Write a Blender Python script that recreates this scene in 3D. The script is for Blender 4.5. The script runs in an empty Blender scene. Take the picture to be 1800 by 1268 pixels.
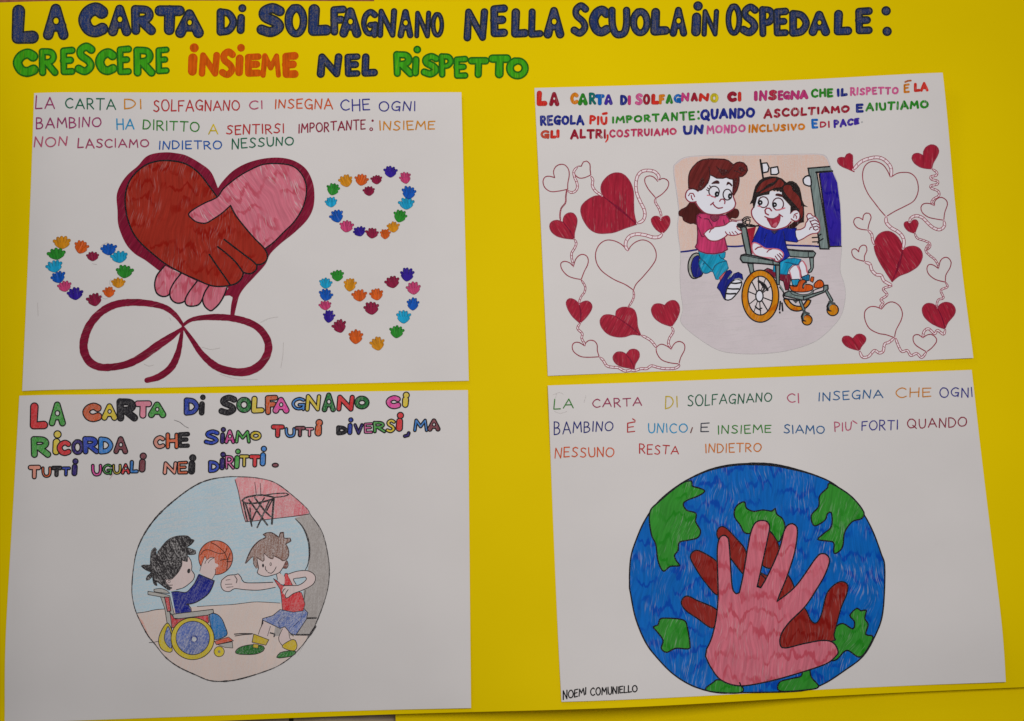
import bpy, math, random
from mathutils import Vector, Matrix, Euler
from mathutils.geometry import delaunay_2d_cdt
random.seed(7)
scene = bpy.context.scene
col = scene.collection

# ---------------------------------------------------------------- camera, world, lamps, exposure
FPX = 2000.0
CAM = Vector((0.0, 0.0, 0.76686))
CROT = Euler((0.164598, -0.046516, -0.020912), 'XYZ')
cam_d = bpy.data.cameras.new('camera'); cam = bpy.data.objects.new('camera', cam_d); col.objects.link(cam)
cam.location = CAM; cam.rotation_euler = CROT
cam_d.sensor_fit = 'HORIZONTAL'; cam_d.sensor_width = 36.0; cam_d.lens = FPX * 36.0 / 1800.0
cam_d.clip_start = 0.01; cam_d.clip_end = 50
scene.camera = cam
world = bpy.data.worlds.new('World'); scene.world = world; world.use_nodes = True
bg = world.node_tree.nodes['Background']; bg.inputs[0].default_value = (0.93, 0.97, 1.0, 1); bg.inputs[1].default_value = 0.20


def area(name, loc, target, sx, sy, power, color):
    d = bpy.data.lights.new(name, 'AREA'); d.shape = 'RECTANGLE'; d.size = sx; d.size_y = sy; d.energy = power; d.color = color
    o = bpy.data.objects.new(name, d); col.objects.link(o); o.location = loc
    o.rotation_euler = (Vector(target) - Vector(loc)).to_track_quat('-Z', 'Y').to_euler()


area('room_lamp', (0.15, 0.20, 0.80), (0.15, 0.20, 0), 0.42, 0.30, 3.6, (1.0, 0.975, 0.95))
area('top_left_fill', (-0.30, 0.78, 0.32), (-0.28, 0.35, 0), 0.30, 0.20, 0.95, (1.0, 0.99, 0.97))  # fill lamp added to brighten the card's top left corner
scene.view_settings.view_transform = 'Standard'
try: scene.view_settings.look = 'None'
except Exception: pass
scene.view_settings.exposure = 0.0; scene.view_settings.gamma = 1.0
scene.view_settings.use_curve_mapping = False

# ---------------------------------------------------------------- helpers
CM = CROT.to_matrix()


def hit(x, y, zf):
    """point of the drawing surface z = zf(x, y) that the photograph shows at pixel x, y"""
    d = CM @ Vector(((x - 900) / FPX, -(y - 634) / FPX, -1.0))
    z = 0.004; p = None
    for _ in range(5):
        t = (z - CAM.z) / d.z; p = CAM + d * t; z = zf(p.x, p.y)
    return Vector((p.x, p.y, z))


LREF = 0.66


def lin(c):
    c /= 255.0
    return c / 12.92 if c <= 0.04045 else ((c + 0.055) / 1.055) ** 2.4


def alb(c):
    b = [lin(v) / LREF for v in c]; k = min(1.0, 0.88 / max(b))
    return tuple(v * k for v in b) + (1.0,)


class NT:
    def __init__(s, name):
        s.m = bpy.data.materials.new(name); s.m.use_nodes = True
        s.t = s.m.node_tree; s.b = s.t.nodes['Principled BSDF']
        s.b.inputs['Specular IOR Level'].default_value = 0.04
        s.co = s.n('ShaderNodeTexCoord').outputs['Object']

    def n(s, typ, **kw):
        nd = s.t.nodes.new(typ)
        for k, v in kw.items(): setattr(nd, k, v)
        return nd

    def l(s, a, b): s.t.links.new(a, b)

    def mp(s, scale, rot=0.0, off=(0, 0, 0)):
        a = s.n('ShaderNodeMapping'); a.inputs['Rotation'].default_value = (0, 0, rot)
        b = s.n('ShaderNodeMapping'); b.inputs['Scale'].default_value = scale; b.inputs['Location'].default_value = off
        s.l(s.co, a.inputs[0]); s.l(a.outputs[0], b.inputs[0]); return b.outputs[0]

    def noise(s, vec, detail=2.0, scale=1.0, rough=0.5, dist=0.0):
        q = s.n('ShaderNodeTexNoise'); q.inputs['Scale'].default_value = scale; q.inputs['Detail'].default_value = detail
        q.inputs['Roughness'].default_value = rough; q.inputs['Distortion'].default_value = dist
        s.l(vec, q.inputs['Vector']); return q.outputs['Fac']

    def ramp(s, fac, stops):
        r = s.n('ShaderNodeValToRGB'); e = r.color_ramp.elements
        while len(e) < len(stops): e.new(0.5)
        for i, (p, v) in enumerate(stops):
            e[i].position = p; e[i].color = (v, v, v, 1)
        s.l(fac, r.inputs[0]); return r.outputs[0]

    def mix(s, fac, a, b, mode='MIX'):
        q = s.n('ShaderNodeMix', data_type='RGBA', blend_type=mode)
        if isinstance(fac, float): q.inputs[0].default_value = fac
        else: s.l(fac, q.inputs[0])
        for i, v in ((6, a), (7, b)):
            if isinstance(v, tuple): q.inputs[i].default_value = v
            else: s.l(v, q.inputs[i])
        return q.outputs[2]

    def bump(s, h, strength, dist):
        q = s.n('ShaderNodeBump'); q.inputs['Strength'].default_value = strength; q.inputs['Distance'].default_value = dist
        s.l(h, q.inputs['Height']); s.l(q.outputs[0], s.b.inputs['Normal'])

    def done(s, c, rough):
        if isinstance(c, tuple): s.b.inputs['Base Color'].default_value = c
        else: s.l(c, s.b.inputs['Base Color'])
        s.b.inputs['Roughness'].default_value = rough
        return s.m


PAPER = (0.735, 0.688, 0.675, 1.0)
YELLOW = (0.85, 0.61, 0.0, 1.0)
MC = {}


def mul(c, k):
    k = min(k, 0.92 / max(c[:3]))
    return tuple(v * k for v in c[:3]) + (1.0,)


def ink(c, style='pen', ang=0.0, under=None, amt=0.5):
    key = (c, style, round(ang, 2), under, amt)
    if key in MC: return MC[key]
    b = alb(c); u = under or PAPER
    if style != 'plain': b = tuple(v * ((0.88 if min(c) > 110 else 0.78) if style == 'pencil' and max(c) > 120 else 0.74) for v in b[:3]) + (1.0,)
    t = NT(style + '_ink_%d_%d_%d' % c)
    off = (random.uniform(0, 50), random.uniform(0, 50), random.uniform(0, 9))
    if style == 'pen':                       # felt-tip line: nearly even, slightly darker and lighter along its run
        n1 = t.ramp(t.noise(t.mp((260, 260, 260), ang, off), 2), [(0.3, 0.0), (0.7, 1.0)])
        c1 = t.mix(n1, mul(b, 0.80), mul(b, 1.14))
        n2 = t.ramp(t.noise(t.mp((2200, 2200, 400), ang, off), 2), [(0.55, 0.0), (0.85, 0.30)])
        r = t.done(t.mix(n2, c1, u), 0.55)
    elif style == 'plain':                   # bare paper of the pasted picture
        r = t.done(t.mix(t.ramp(t.noise(t.mp((60, 60, 60), ang, off), 2), [(0.3, 0.0), (0.7, 1.0)]), mul(b, 0.97), b), 0.7)
    elif style == 'marker':                  # big areas: strokes side by side, dark lap marks where rows of strokes meet
        wn = t.n('ShaderNodeTexNoise'); wn.inputs['Scale'].default_value = 1.0; wn.inputs['Detail'].default_value = 1
        t.l(t.mp((32, 32, 32), ang, off), wn.inputs['Vector'])
        wv = t.n('ShaderNodeVectorMath', operation='MULTIPLY_ADD'); wv.inputs[1].default_value = (0.016, 0.004, 0.0)
        t.l(wn.outputs['Color'], wv.inputs[0]); t.l(t.mp((1, 1, 1), ang), wv.inputs[2])

        def wm(sc):                          # hand-drawn strokes lean and wander instead of running ruler-straight
            q = t.n('ShaderNodeVectorMath', operation='MULTIPLY'); q.inputs[1].default_value = sc; t.l(wv.outputs[0], q.inputs[0]); return q.outputs[0]
        st = t.ramp(t.noise(wm((560, 45, 50)), 3, 1.0, 0.6), [(0.34, 0.0), (0.66, 1.0)])
        c1 = t.mix(st, mul(b, 0.84), mul(b, 1.15))
        jit = t.n('ShaderNodeVectorMath', operation='MULTIPLY_ADD')
        nz = t.n('ShaderNodeTexNoise'); nz.inputs['Scale'].default_value = 1.0; nz.inputs['Detail'].default_value = 3
        t.l(t.mp((150, 45, 20), ang, off), nz.inputs['Vector'])
        t.l(nz.outputs['Color'], jit.inputs[0]); jit.inputs[1].default_value = (0.0, 0.034, 0.0)
        t.l(t.mp((1, 1, 1), ang), jit.inputs[2])
        w = t.n('ShaderNodeTexWave', wave_type='BANDS', bands_direction='Y')
        w.inputs['Scale'].default_value = 23.0; w.inputs['Distortion'].default_value = 1.8
        w.inputs['Detail'].default_value = 2.5; w.inputs['Detail Scale'].default_value = 3.0
        t.l(jit.outputs[0], w.inputs['Vector'])
        lap = t.ramp(w.outputs['Fac'], [(0.74, 0.0), (0.95, 0.80)])
        gate = t.ramp(t.noise(t.mp((55, 55, 55), ang, off), 1), [(0.36, 0.0), (0.54, 1.0)])
        g2 = t.mix(1.0, lap, gate, 'MULTIPLY')
        mx = max(b[:3]); lapc = tuple(mx * 0.80 * (v / mx) ** 1.55 for v in b[:3]) + (1.0,)
        c2 = t.mix(g2, c1, lapc)
        gap = t.ramp(t.noise(wm((1250, 75, 50)), 2, 1.0, 0.7), [(0.55, 0.0), (0.70, amt)])
        big = t.ramp(t.noise(t.mp((60, 40, 40), ang, off), 1), [(0.40, 0.0), (0.62, 1.0)])
        r = t.done(t.mix(t.mix(1.0, gap, big, 'MULTIPLY'), c2, mul(u, 0.92)), 0.5)
    elif style == 'felt':                    # small filled shapes: dense ink with streaks
        st = t.ramp(t.noise(t.mp((700, 60, 50), ang, off), 3, 1.0, 0.6), [(0.33, 0.0), (0.67, 1.0)])
        c1 = t.mix(st, mul(b, 0.72), mul(b, 1.22))
        gap = t.ramp(t.noise(t.mp((1300, 90, 50), ang, off), 2, 1.0, 0.7), [(0.60, 0.0), (0.75, amt)])
        r = t.done(t.mix(gap, c1, u), 0.5)
    else:                                    # coloured pencil: paper tooth shows through
        gr = t.noise(t.mp((1500, 900, 300), ang, off), 2, 1.0, 0.75)
        st = t.noise(t.mp((900, 70, 60), ang, off), 2, 1.0, 0.6)
        a = t.n('ShaderNodeMath', operation='MULTIPLY_ADD'); a.inputs[1].default_value = 0.55
        t.l(st, a.inputs[0]); t.l(gr, a.inputs[2])
        f = t.ramp(a.outputs[0], [(0.62 + 0.15 * max(0.0, 1 - 2.2 * max(b[:3])), 0.0), (0.98, amt)])
        lo = t.ramp(t.noise(t.mp((45, 45, 45), ang, off), 2), [(0.3, 0.0), (0.7, 1.0)])
        pale = min(b[:3]) > 0.25                # light pressure: hardly any dark patches, only thin strokes
        c1 = t.mix(lo, mul(b, 0.95 if pale else 0.80), mul(b, 1.03 if pale else 1.16))
        if pale: c1 = t.mix(t.ramp(st, [(0.50, 0.0), (0.75, 0.8)]), c1, mul(b, 0.86))
        r = t.done(t.mix(f, c1, u), 0.7)
    MC[key] = r
    return r


def paper_mat(name, base):
    t = NT(name)
    n = t.ramp(t.noise(t.mp((11, 14, 10), 0, (random.uniform(0, 9), 3, 0)), 3), [(0.3, 0.0), (0.7, 1.0)])
    c = t.mix(n, mul(base, 0.965), mul(base, 1.02))
    sm = t.ramp(t.noise(t.mp((75, 60, 40), 0.4, (random.uniform(0, 9), 1, 0)), 4, 1.0, 0.7), [(0.66, 0.0), (0.85, 0.10)])
    c = t.mix(sm, c, mul(base, 0.55))
    fib = t.noise(t.mp((1900, 1900, 1900)), 3, 1.0, 0.7)
    t.bump(fib, 0.10, 0.0004)
    return t.done(c, 0.75)


def card_mat(name, base):
    t = NT(name)
    n = t.ramp(t.noise(t.mp((6, 7, 6), 0, (random.uniform(0, 9), 3, 0)), 3), [(0.3, 0.0), (0.7, 1.0)])
    c = t.mix(n, mul(base, 0.955), mul(base, 1.02))
    sp = t.ramp(t.noise(t.mp((420, 420, 420)), 2, 1.0, 0.6), [(0.74, 0.0), (0.80, 0.25)])
    c = t.mix(sp, c, mul(base, 0.6))
    sc = t.noise(t.mp((9, 260, 40), 0.25), 3, 1.0, 0.7)
    t.bump(sc, 0.05, 0.0006)
    t.b.inputs['Specular IOR Level'].default_value = 0.02
    return t.done(c, 0.52)


def tag(o, label=None, cat=None, group=None, kind=None):
    for k, v in (('label', label), ('category', cat), ('group', group), ('kind', kind)):
        if v: o[k] = v


def empty(name, loc, label, cat):
    o = bpy.data.objects.new(name, None); o.empty_display_size = 0.02; o.location = loc; col.objects.link(o)
    tag(o, label, cat); return o


def mesh_obj(name, vs, fs, mats, fm=None, parent=None, smooth=True):
    me = bpy.data.meshes.new(name)
    o = bpy.data.objects.new(name, me); col.objects.link(o)
    if parent:
        r = parent
        base = Vector((0, 0, 0))
        while r: base += Vector(r.location); r = r.parent
        vs = [v - base for v in vs]; o.parent = parent
    me.from_pydata([tuple(v) for v in vs], [], fs)
    for m in mats: me.materials.append(m)
    if fm: me.polygons.foreach_set('material_index', fm)
    if smooth: me.polygons.foreach_set('use_smooth', [True] * len(me.polygons))
    me.update(); return o


# ---- surfaces: a thin sheet over a height function, corners given as the pixels where the photograph shows them
def gauss(d, r): return math.exp(-(d / r) ** 2)


def sheet_mesh(name, corners, zf, thick, nx, ny, mat, parent=None, bow=None):
    tl, tr, br, bl = [hit(x, y, zf) for x, y in corners]
    vs, fs = [], []
    for j in range(ny + 1):
        for i in range(nx + 1):
            u, v = i / nx, j / ny
            p = (tl * (1 - u) + tr * u) * (1 - v) + (bl * (1 - u) + br * u) * v
            if bow: p = p + bow(u, v)
            vs.append(Vector((p.x, p.y, zf(p.x, p.y))))
    n = len(vs)
    vs += [Vector((p.x, p.y, p.z - thick)) for p in vs]
    w = nx + 1
    for j in range(ny):
        for i in range(nx):
            a = j * w + i
            fs.append((a, a + w, a + w + 1, a + 1)); fs.append((n + a, n + a + 1, n + a + w + 1, n + a + w))
    ring = [i for i in range(nx)] + [j * w + nx for j in range(ny)] + [ny * w + i for i in range(nx, 0, -1)] + [j * w for j in range(ny, 0, -1)]
    for k in range(len(ring)):
        a, b = ring[k], ring[(k + 1) % len(ring)]
        fs.append((a, b, n + b, n + a))
    o = mesh_obj(name, vs, fs, [mat], None, parent)
    nt = nx * ny * 2
    for p in o.data.polygons:
        if p.index >= nt: p.use_smooth = False
    sh = [e for e in o.data.edges]
    o.data.set_sharp_from_angle(angle=math.radians(40))
    return o


# ---- 2-D drawing kit (all coordinates are photograph pixels until they are laid on the paper)
def P(s, T=None):
    r = []
    for q in s.split():
        x, y = q.split(','); r.append((float(x), float(y)))
    return [(T[0] + x / T[2], T[1] + y / T[2]) for x, y in r] if T else r


def cr(pts, closed=False, step=4.0, mx=12):
    """Catmull-Rom through the points"""
    n = len(pts)
    if n < 3 and not closed: return list(pts)
    out = []
    for i in range(n if closed else n - 1):
        if closed: p0, p1, p2, p3 = pts[i - 1], pts[i], pts[(i + 1) % n], pts[(i + 2) % n]
        else: p0, p1, p2, p3 = pts[max(i - 1, 0)], pts[i], pts[i + 1], pts[min(i + 2, n - 1)]
        d = math.dist(p1, p2); k = max(1, min(mx, int(d / step + 0.5)))
        for q in range(k):
            t = q / k; t2, t3 = t * t, t * t * t
            out.append(tuple(0.5 * (2 * b + (c - a) * t + (2 * a - 5 * b + 4 * c - d_) * t2 + (3 * b - a - 3 * c + d_) * t3)
                             for a, b, c, d_ in zip(p0, p1, p2, p3)))
    if not closed: out.append(pts[-1])
    return out


def disc(c, r, n=None, ry=None, rot=0.0):
    n = n or (8 if r < 2 else 14 if r < 14 else 28); ry = ry or r
    o = []
    for i in range(n):
        a = 2 * math.pi * (i + 0.37) / n
        x, y = math.cos(a) * r, math.sin(a) * ry
        o.append((c[0] + x * math.cos(rot) - y * math.sin(rot), c[1] + x * math.sin(rot) + y * math.cos(rot)))
    return o


def ell(c, rx, ry, rot=0.0, n=40): return disc(c, rx, n, ry, rot)


def ribbon(pts, w, closed=False, wob=0.0):
    """polygons whose union is a round-ended stroke; w is a number or one width per point"""
    n = len(pts); ws = [w] * n if not hasattr(w, '__len__') else list(w)
    if hasattr(w, '__len__') and len(w) != n:
        m = len(w) - 1; ws = []
        for i in range(n):
            f = i / (n - 1) * m; k = min(int(f), m - 1); ws.append(w[k] + (w[k + 1] - w[k]) * (f - k))
    if wob: ws = [q * (1 + random.uniform(-wob, wob)) for q in ws]
    out = []
    for i in range(n if closed else n - 1):
        a, b = pts[i], pts[(i + 1) % n]; d = math.dist(a, b)
        if d < 1e-4: continue
        nx, ny = -(b[1] - a[1]) / d, (b[0] - a[0]) / d; ra, rb = ws[i] / 2, ws[(i + 1) % n] / 2
        out.append([(a[0] + nx * ra, a[1] + ny * ra), (a[0] - nx * ra, a[1] - ny * ra), (b[0] - nx * rb, b[1] - ny * rb), (b[0] + nx * rb, b[1] + ny * rb)])
    for i in range(n):
        out.append(disc(pts[i], ws[i] / 2 * 1.004))
    return out


def area2(p): return sum(p[i - 1][0] * p[i][1] - p[i][0] * p[i - 1][1] for i in range(len(p)))


class Canvas:
    """paint order compositor: later paint covers earlier paint, the result is ONE flat layer cut into the objects that own it"""
    LAY = 0.00014

    def __init__(s, zf, grid=0): s.items = []; s.zf = zf; s.grid = grid

    def fill(s, key, mat, polys):
        if polys and not isinstance(polys[0], list): polys = [polys]
        s.items.append((key, mat, polys))

    def line(s, key, mat, pts, w, smooth=True, closed=False, wob=0.08):
        p = cr(pts, closed) if smooth else list(pts)
        s.items.append((key, mat, ribbon(p, w, closed, wob)))

    def build(s, objs):
        """objs: key -> (name, parent, label); creates one mesh object per key"""
        vs, fs, own = [], [], []
        for k, (key, mat, polys) in enumerate(s.items):
            for p in polys:
                q = [p[i] for i in range(len(p)) if math.dist(p[i], p[i - 1]) > 1e-3]
                if len(q) < 3 or abs(area2(q)) < 1e-4: continue
                if area2(q) < 0: q.reverse()
                b = len(vs); vs += [Vector(c) for c in q]; fs.append(list(range(b, b + len(q)))); own.append(k)
        if s.grid:
            x0, x1 = min(v.x for v in vs), max(v.x for v in vs); y0, y1 = min(v.y for v in vs), max(v.y for v in vs)
            g = s.grid; x = x0 + g * .37
            while x < x1:
                y = y0 + g * .41
                while y < y1: vs.append(Vector((x, y))); y += g
                x += g
        ov, oe, of, a, b, orf = delaunay_2d_cdt(vs, [], fs, 0, 1e-4)
        w3 = [hit(v.x, v.y, s.zf) + Vector((0, 0, s.LAY)) for v in ov]
        # which paint lies on top of each triangle: topmost polygon that holds its centre
        G = 4.0; cells = {}; pts = [[(vs[i].x, vs[i].y) for i in f] for f in fs]
        for n in range(len(pts) - 1, -1, -1):
            xs = [p[0] for p in pts[n]]; ys = [p[1] for p in pts[n]]
            for i in range(int(min(xs) // G), int(max(xs) // G) + 1):
                for j in range(int(min(ys) // G), int(max(ys) // G) + 1): cells.setdefault((i, j), []).append(n)
        got = {}
        for f in of:
            cx = sum(ov[i].x for i in f) / len(f); cy = sum(ov[i].y for i in f) / len(f); top = -1
            for n in cells.get((int(cx // G), int(cy // G)), ()):
                q = pts[n]; ins = False; x1, y1 = q[-1]
                for x2, y2 in q:
                    if (y2 > cy) != (y1 > cy) and cx < (x1 - x2) * (cy - y2) / (y1 - y2) + x2: ins = not ins
                    x1, y1 = x2, y2
                if ins: top = own[n]; break
            if top < 0: continue
            key, mat, _ = s.items[top]
            if mat is None: continue
            got.setdefault(key, []).append((f, mat))
        made = {}
        for key, (name, parent, label) in objs.items():
            if key not in got: continue
            par = made.get(parent, parent) if isinstance(parent, str) else parent
            if par is None: continue
            idx, nv, nf, fm, ms = {}, [], [], [], []
            for f, mat in got[key]:
                if mat not in ms: ms.append(mat)
                g = []
                for i in f:
                    if i not in idx: idx[i] = len(nv); nv.append(w3[i])
                    g.append(idx[i])
                # faces look up
                p, q, r = nv[g[0]], nv[g[1]], nv[g[2]]
                if (q.x - p.x) * (r.y - p.y) - (q.y - p.y) * (r.x - p.x) < 0: g.reverse()
                nf.append(g); fm.append(ms.index(mat))
            o = mesh_obj(name, nv, nf, ms, fm, par)
            if label: o['label'] = label
            made[key] = o
        return made


# ---- hand lettering
def _c(*p): return ('c', list(p))
def _l(*p): return ('l', list(p))


OV = [(.4 + .4 * math.cos(a * math.pi / 5 + 1.9), .5 + .5 * math.sin(a * math.pi / 5 + 1.9)) for a in range(11)]
F = {
 'A': (.8, [_l((0, 0), (.4, 1), (.8, 0)), _l((.14, .34), (.66, .34))]),
 'B': (.6, [_l((0, 0), (.02, 1)), _c((.02, 1), (.36, .98), (.5, .77), (.33, .56), (.03, .52)), _c((.03, .52), (.42, .5), (.58, .26), (.38, .03), (0, 0))]),
 'C': (.7, [_c((.68, .85), (.45, 1), (.15, .85), (0, .5), (.15, .12), (.42, 0), (.7, .12))]),
 'D': (.65, [_l((0, 0), (0, 1)), _c((0, 1), (.42, .92), (.65, .5), (.42, .08), (0, 0))]),
 'E': (.55, [_l((.55, 1), (0, .97), (.02, 0), (.55, .02)), _l((0, .52), (.45, .54))]),
 'F': (.55, [_l((.55, 1), (0, .97), (.02, 0)), _l((0, .52), (.42, .54))]),
 'G': (.72, [_c((.68, .87), (.42, 1), (.12, .83), (0, .46), (.15, .1), (.40, 0), (.62, .12), (.70, .42)), _l((.40, .40), (.70, .42), (.66, -.05))]),
 'H': (.6, [_l((0, 0), (0, 1)), _l((.6, 0), (.6, 1)), _l((0, .5), (.6, .52))]),
 'I': (.10, [_l((.05, 0), (.05, 1))]),
 'L': (.5, [_l((.04, 1), (0, 0), (.52, .03))]),
 'M': (.85, [_l((0, 0), (.1, 1), (.42, .38), (.75, 1), (.85, 0))]),
 'N': (.65, [_l((0, 0), (.05, 1), (.58, 0), (.65, 1))]),
 'O': (.8, [_c(*OV)]),
 'P': (.55, [_l((.02, 0), (0, 1)), _c((0, 1), (.4, .97), (.55, .74), (.38, .5), (.02, .46))]),
 'Q': (.85, [_c(*OV), _l((.5, .28), (.85, -.08))]),
 'R': (.6, [_l((.02, 0), (0, 1)), _c((0, 1), (.4, .97), (.53, .74), (.38, .52), (.02, .47)), _l((.2, .48), (.6, 0))]),
 'S': (.6, [_c((.58, .88), (.35, 1), (.1, .86), (.12, .64), (.45, .42), (.55, .2), (.3, 0), (0, .1))]),
 'T': (.7, [_l((0, 1), (.72, 1.0)), _l((.36, 1), (.34, 0))]),
 'U': (.62, [_c((0, 1), (.02, .4), (.15, .06), (.33, 0), (.53, .1), (.62, .45), (.62, 1))]),
 'V': (.6, [_l((0, 1), (.3, 0), (.6, 1))]),
 "'": (.25, [_l((0, 1.1), (.25, .85))]),
}
TC = {'E': .285, 'S': .31, 'G': .27, 'B': .28, 'R': .32, 'P': .33, 'F': .31}
TW = {'A': .41, 'B': .4, 'C': .42, 'D': .38, 'E': .46, 'F': .46, 'G': .36, 'H': .36, 'L': .46, 'M': .25, 'N': .30, 'O': .36, 'P': .42, 'R': .36, 'S': .40, 'T': .40, 'U': .34, 'V': .36, 'I': .95, 'i': .85}


def glyph_in_box(ch, x0, x1, y0, y1, t, step=3.0):
    """skeleton strokes of a letter fitted so that a stroke of thickness t fills the box"""
    if ch == 'i':
        h = y1 - y0; cx = (x0 + x1) / 2
        return [[(cx, y0 + h * .40 + t * .2), (cx - .02 * h, y1 - t / 2)]]
    st = F[ch][1]
    xs = [p[0] for k, s in st for p in s]; ys = [p[1] for k, s in st for p in s]
    ax, bx, ay, by = min(xs), max(xs), min(ys), max(ys)
    ix0, ix1 = x0 + t / 2, x1 - t / 2
    if ix1 - ix0 < 0.5: ix0 = ix1 = (x0 + x1) / 2
    iy0, iy1 = y0 + t / 2, y1 - t / 2
    out = []
    for k, s in st:
        q = [(ix0 + (p[0] - ax) / max(bx - ax, 1e-6) * (ix1 - ix0), iy1 - (p[1] - ay) / (by - ay) * (iy1 - iy0)) for p in s]
        if bx - ax < 1e-6: q = [((ix0 + ix1) / 2, c[1]) for c in q]
        out.append(cr(q, False, 2.0, 14) if k == 'c' else q)
    return out


def bubble_word(zf, parent, letters, fillf, outf, ow, name='word', tmul=1.0, wlabel=None, tcap=.36):
    """letters: (char, x0, x1, ytop, ybottom, colour); the word's drawn outline is the part, each coloured-in letter a piece of it"""
    c = Canvas(zf)
    objs = {'w': (name, parent, wlabel)}
    for n, (ch, x0, x1, y0, y1, colr) in enumerate(letters):
        k = 'l%d' % n
        t = min(min(tcap, TC.get(ch, .5)) * (y1 - y0), TW.get(ch, .4) * (x1 - x0)) * tmul
        ra, rb = [], []
        if ch == '.':
            m = ((x0 + x1) / 2, (y0 + y1) / 2)
            ra = [ell(m, (x1 - x0) / 2, (y1 - y0) / 2)]; rb = [ell(m, (x1 - x0) / 2 - ow, (y1 - y0) / 2 - ow)]
        elif ch == ':':
            r = (x1 - x0) / 2; cs = [((x0 + x1) / 2, y0 + r), ((x0 + x1) / 2 + r * .2, y1 - r)]
            ra = [disc(q, r, 18) for q in cs]; rb = [disc(q, r - ow, 18) for q in cs]
        elif ch == ',':
            w = (x1 - x0) * .5
            pt = cr([(x1 - w / 2, y0 + w / 2), (x0 + (x1 - x0) * .65, y0 + (y1 - y0) * .6), (x0 + w / 2, y1 - w / 2)])
            ra = ribbon(pt, w); rb = ribbon(pt, max(w - 2 * ow, .6))
        else:
            for sk in glyph_in_box(ch, x0, x1, y0, y1, t):
                m = max(1, len(sk) - 1); ph, am = random.uniform(0, 6.3), random.uniform(.02, .07)
                ws = [t * (1 + am * math.sin(ph + 5.0 * i / m) + .05 * (abs(i / m - .5) * 2) ** 3) for i in range(len(sk))]
                ra += ribbon(sk, ws); rb += ribbon(sk, [max(q - 2 * ow, .5) for q in ws])
            if ch == 'i':
                r = max(t * .50, 1.5); dc = ((x0 + x1) / 2 + .04 * (y1 - y0), y0 + r)
                ra.append(disc(dc, r * 1.08, 16)); rb.append(disc(dc, max(r * 1.08 - ow, .4), 16))
        c.fill('w', outf(colr), ra); c.fill(k, fillf(colr), rb)
        if ch == 'A' and y1 - y0 > 18:                     # small round counter left open
            m, r = ((x0 + x1) / 2 + .01 * (x1 - x0), y0 + .47 * (y1 - y0)), .075 * (y1 - y0)
            c.fill('w', outf(colr), [ell(m, r + ow * .8, r * 1.15 + ow * .8, 0, 18)]); c.fill('w', None, [ell(m, r * .9, r * 1.1, 0, 16)])
        objs[k] = ('letter', 'w', None)
    c.build(objs)


def pen_word(zf, parent, word, x0, t0, b0, x1, t1, b1, colr, w=2.3, name='handwritten_word', style='pen', gap=.26, tall=()):
    """a word written with one felt-tip: left box edge x0 (top t0, bottom b0), right box edge x1 (top t1, bottom b1)"""
    c = Canvas(zf); mat = ink(colr, style)
    adv = [F[ch][0] for ch in word]; tot = sum(adv) + gap * (len(word) - 1); x = 0.0
    H = ((b0 - t0) + (b1 - t1)) / 2; sx = (x1 - x0 - w) / tot
    for ch, a in zip(word, adv):
        jy, js, jr = random.uniform(-.05, .05), random.uniform(.93, 1.06), random.uniform(-.05, .05)
        for k, s in F[ch][1]:
            q = []
            for px, py in s:
                py = (py - .5) * js + .5 + jy; px = px + jr * (py - .5)
                u = (x + px) / tot; X = x0 + w / 2 + (x + px) * sx
                tp, bt = t0 + (t1 - t0) * u + w / 2, b0 + (b1 - b0) * u - w / 2
                q.append((X + random.uniform(-.25, .25), bt + (tp - bt) * py + random.uniform(-.25, .25)))
            p = cr(q, False, 3.0, 6) if k == 'c' else q
            c.fill('w', mat, ribbon(p, w, False, .10))
        x += a + gap
    c.build({'w': (name, parent, None)})

# ---------------------------------------------------------------- the setting: floor, plank, the two yellow cards, the four sheets
def flat(z): return lambda x, y: z


def floor_mat():
    t = NT('stone_floor_tile')
    v = t.noise(t.mp((14, 130, 20), 0.03), 4, 1.0, 0.65)
    a = t.ramp(v, [(0.35, 0.0), (0.65, 1.0)])
    c = t.mix(a, (0.22, 0.15, 0.095, 1), (0.46, 0.36, 0.25, 1))
    br = t.n('ShaderNodeTexBrick'); br.inputs['Scale'].default_value = 1.0
    br.inputs['Mortar Size'].default_value = 0.0016; br.inputs['Brick Width'].default_value = 0.45; br.inputs['Row Height'].default_value = 0.45
    br.offset = 0.0
    br.inputs['Color1'].default_value = br.inputs['Color2'].default_value = (0, 0, 0, 1); br.inputs['Mortar'].default_value = (1, 1, 1, 1)
    t.l(t.mp((1, 1, 1), 0, (0.5595, 0.52, 0)), br.inputs['Vector'])
    c = t.mix(br.outputs['Color'], c, (0.03, 0.024, 0.02, 1))
    return t.done(c, 0.45)


def wood_mat():
    t = NT('reddish_wood')
    v = t.noise(t.mp((240, 10, 20), 0.02), 4, 1.0, 0.6)
    a = t.ramp(v, [(0.3, 0.0), (0.7, 1.0)])
    c = t.mix(a, (0.24, 0.075, 0.030, 1), (0.40, 0.145, 0.062, 1))
    return t.done(c, 0.5)


fl = mesh_obj('floor', [Vector(p) for p in ((-3, -3, -.004), (3, -3, -.004), (3, 3, -.004), (-3, 3, -.004))], [(0, 1, 2, 3)], [floor_mat()])
fl['kind'] = 'structure'
pl = sheet_mesh('wooden_plank', [(-300, -260), (1000, -270), (1000, 420), (-300, 430)], flat(-.0005), .0035, 8, 4, wood_mat())
tag(pl, 'reddish brown wooden board peeking out above the top edge of the yellow poster', 'wooden board')


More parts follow.
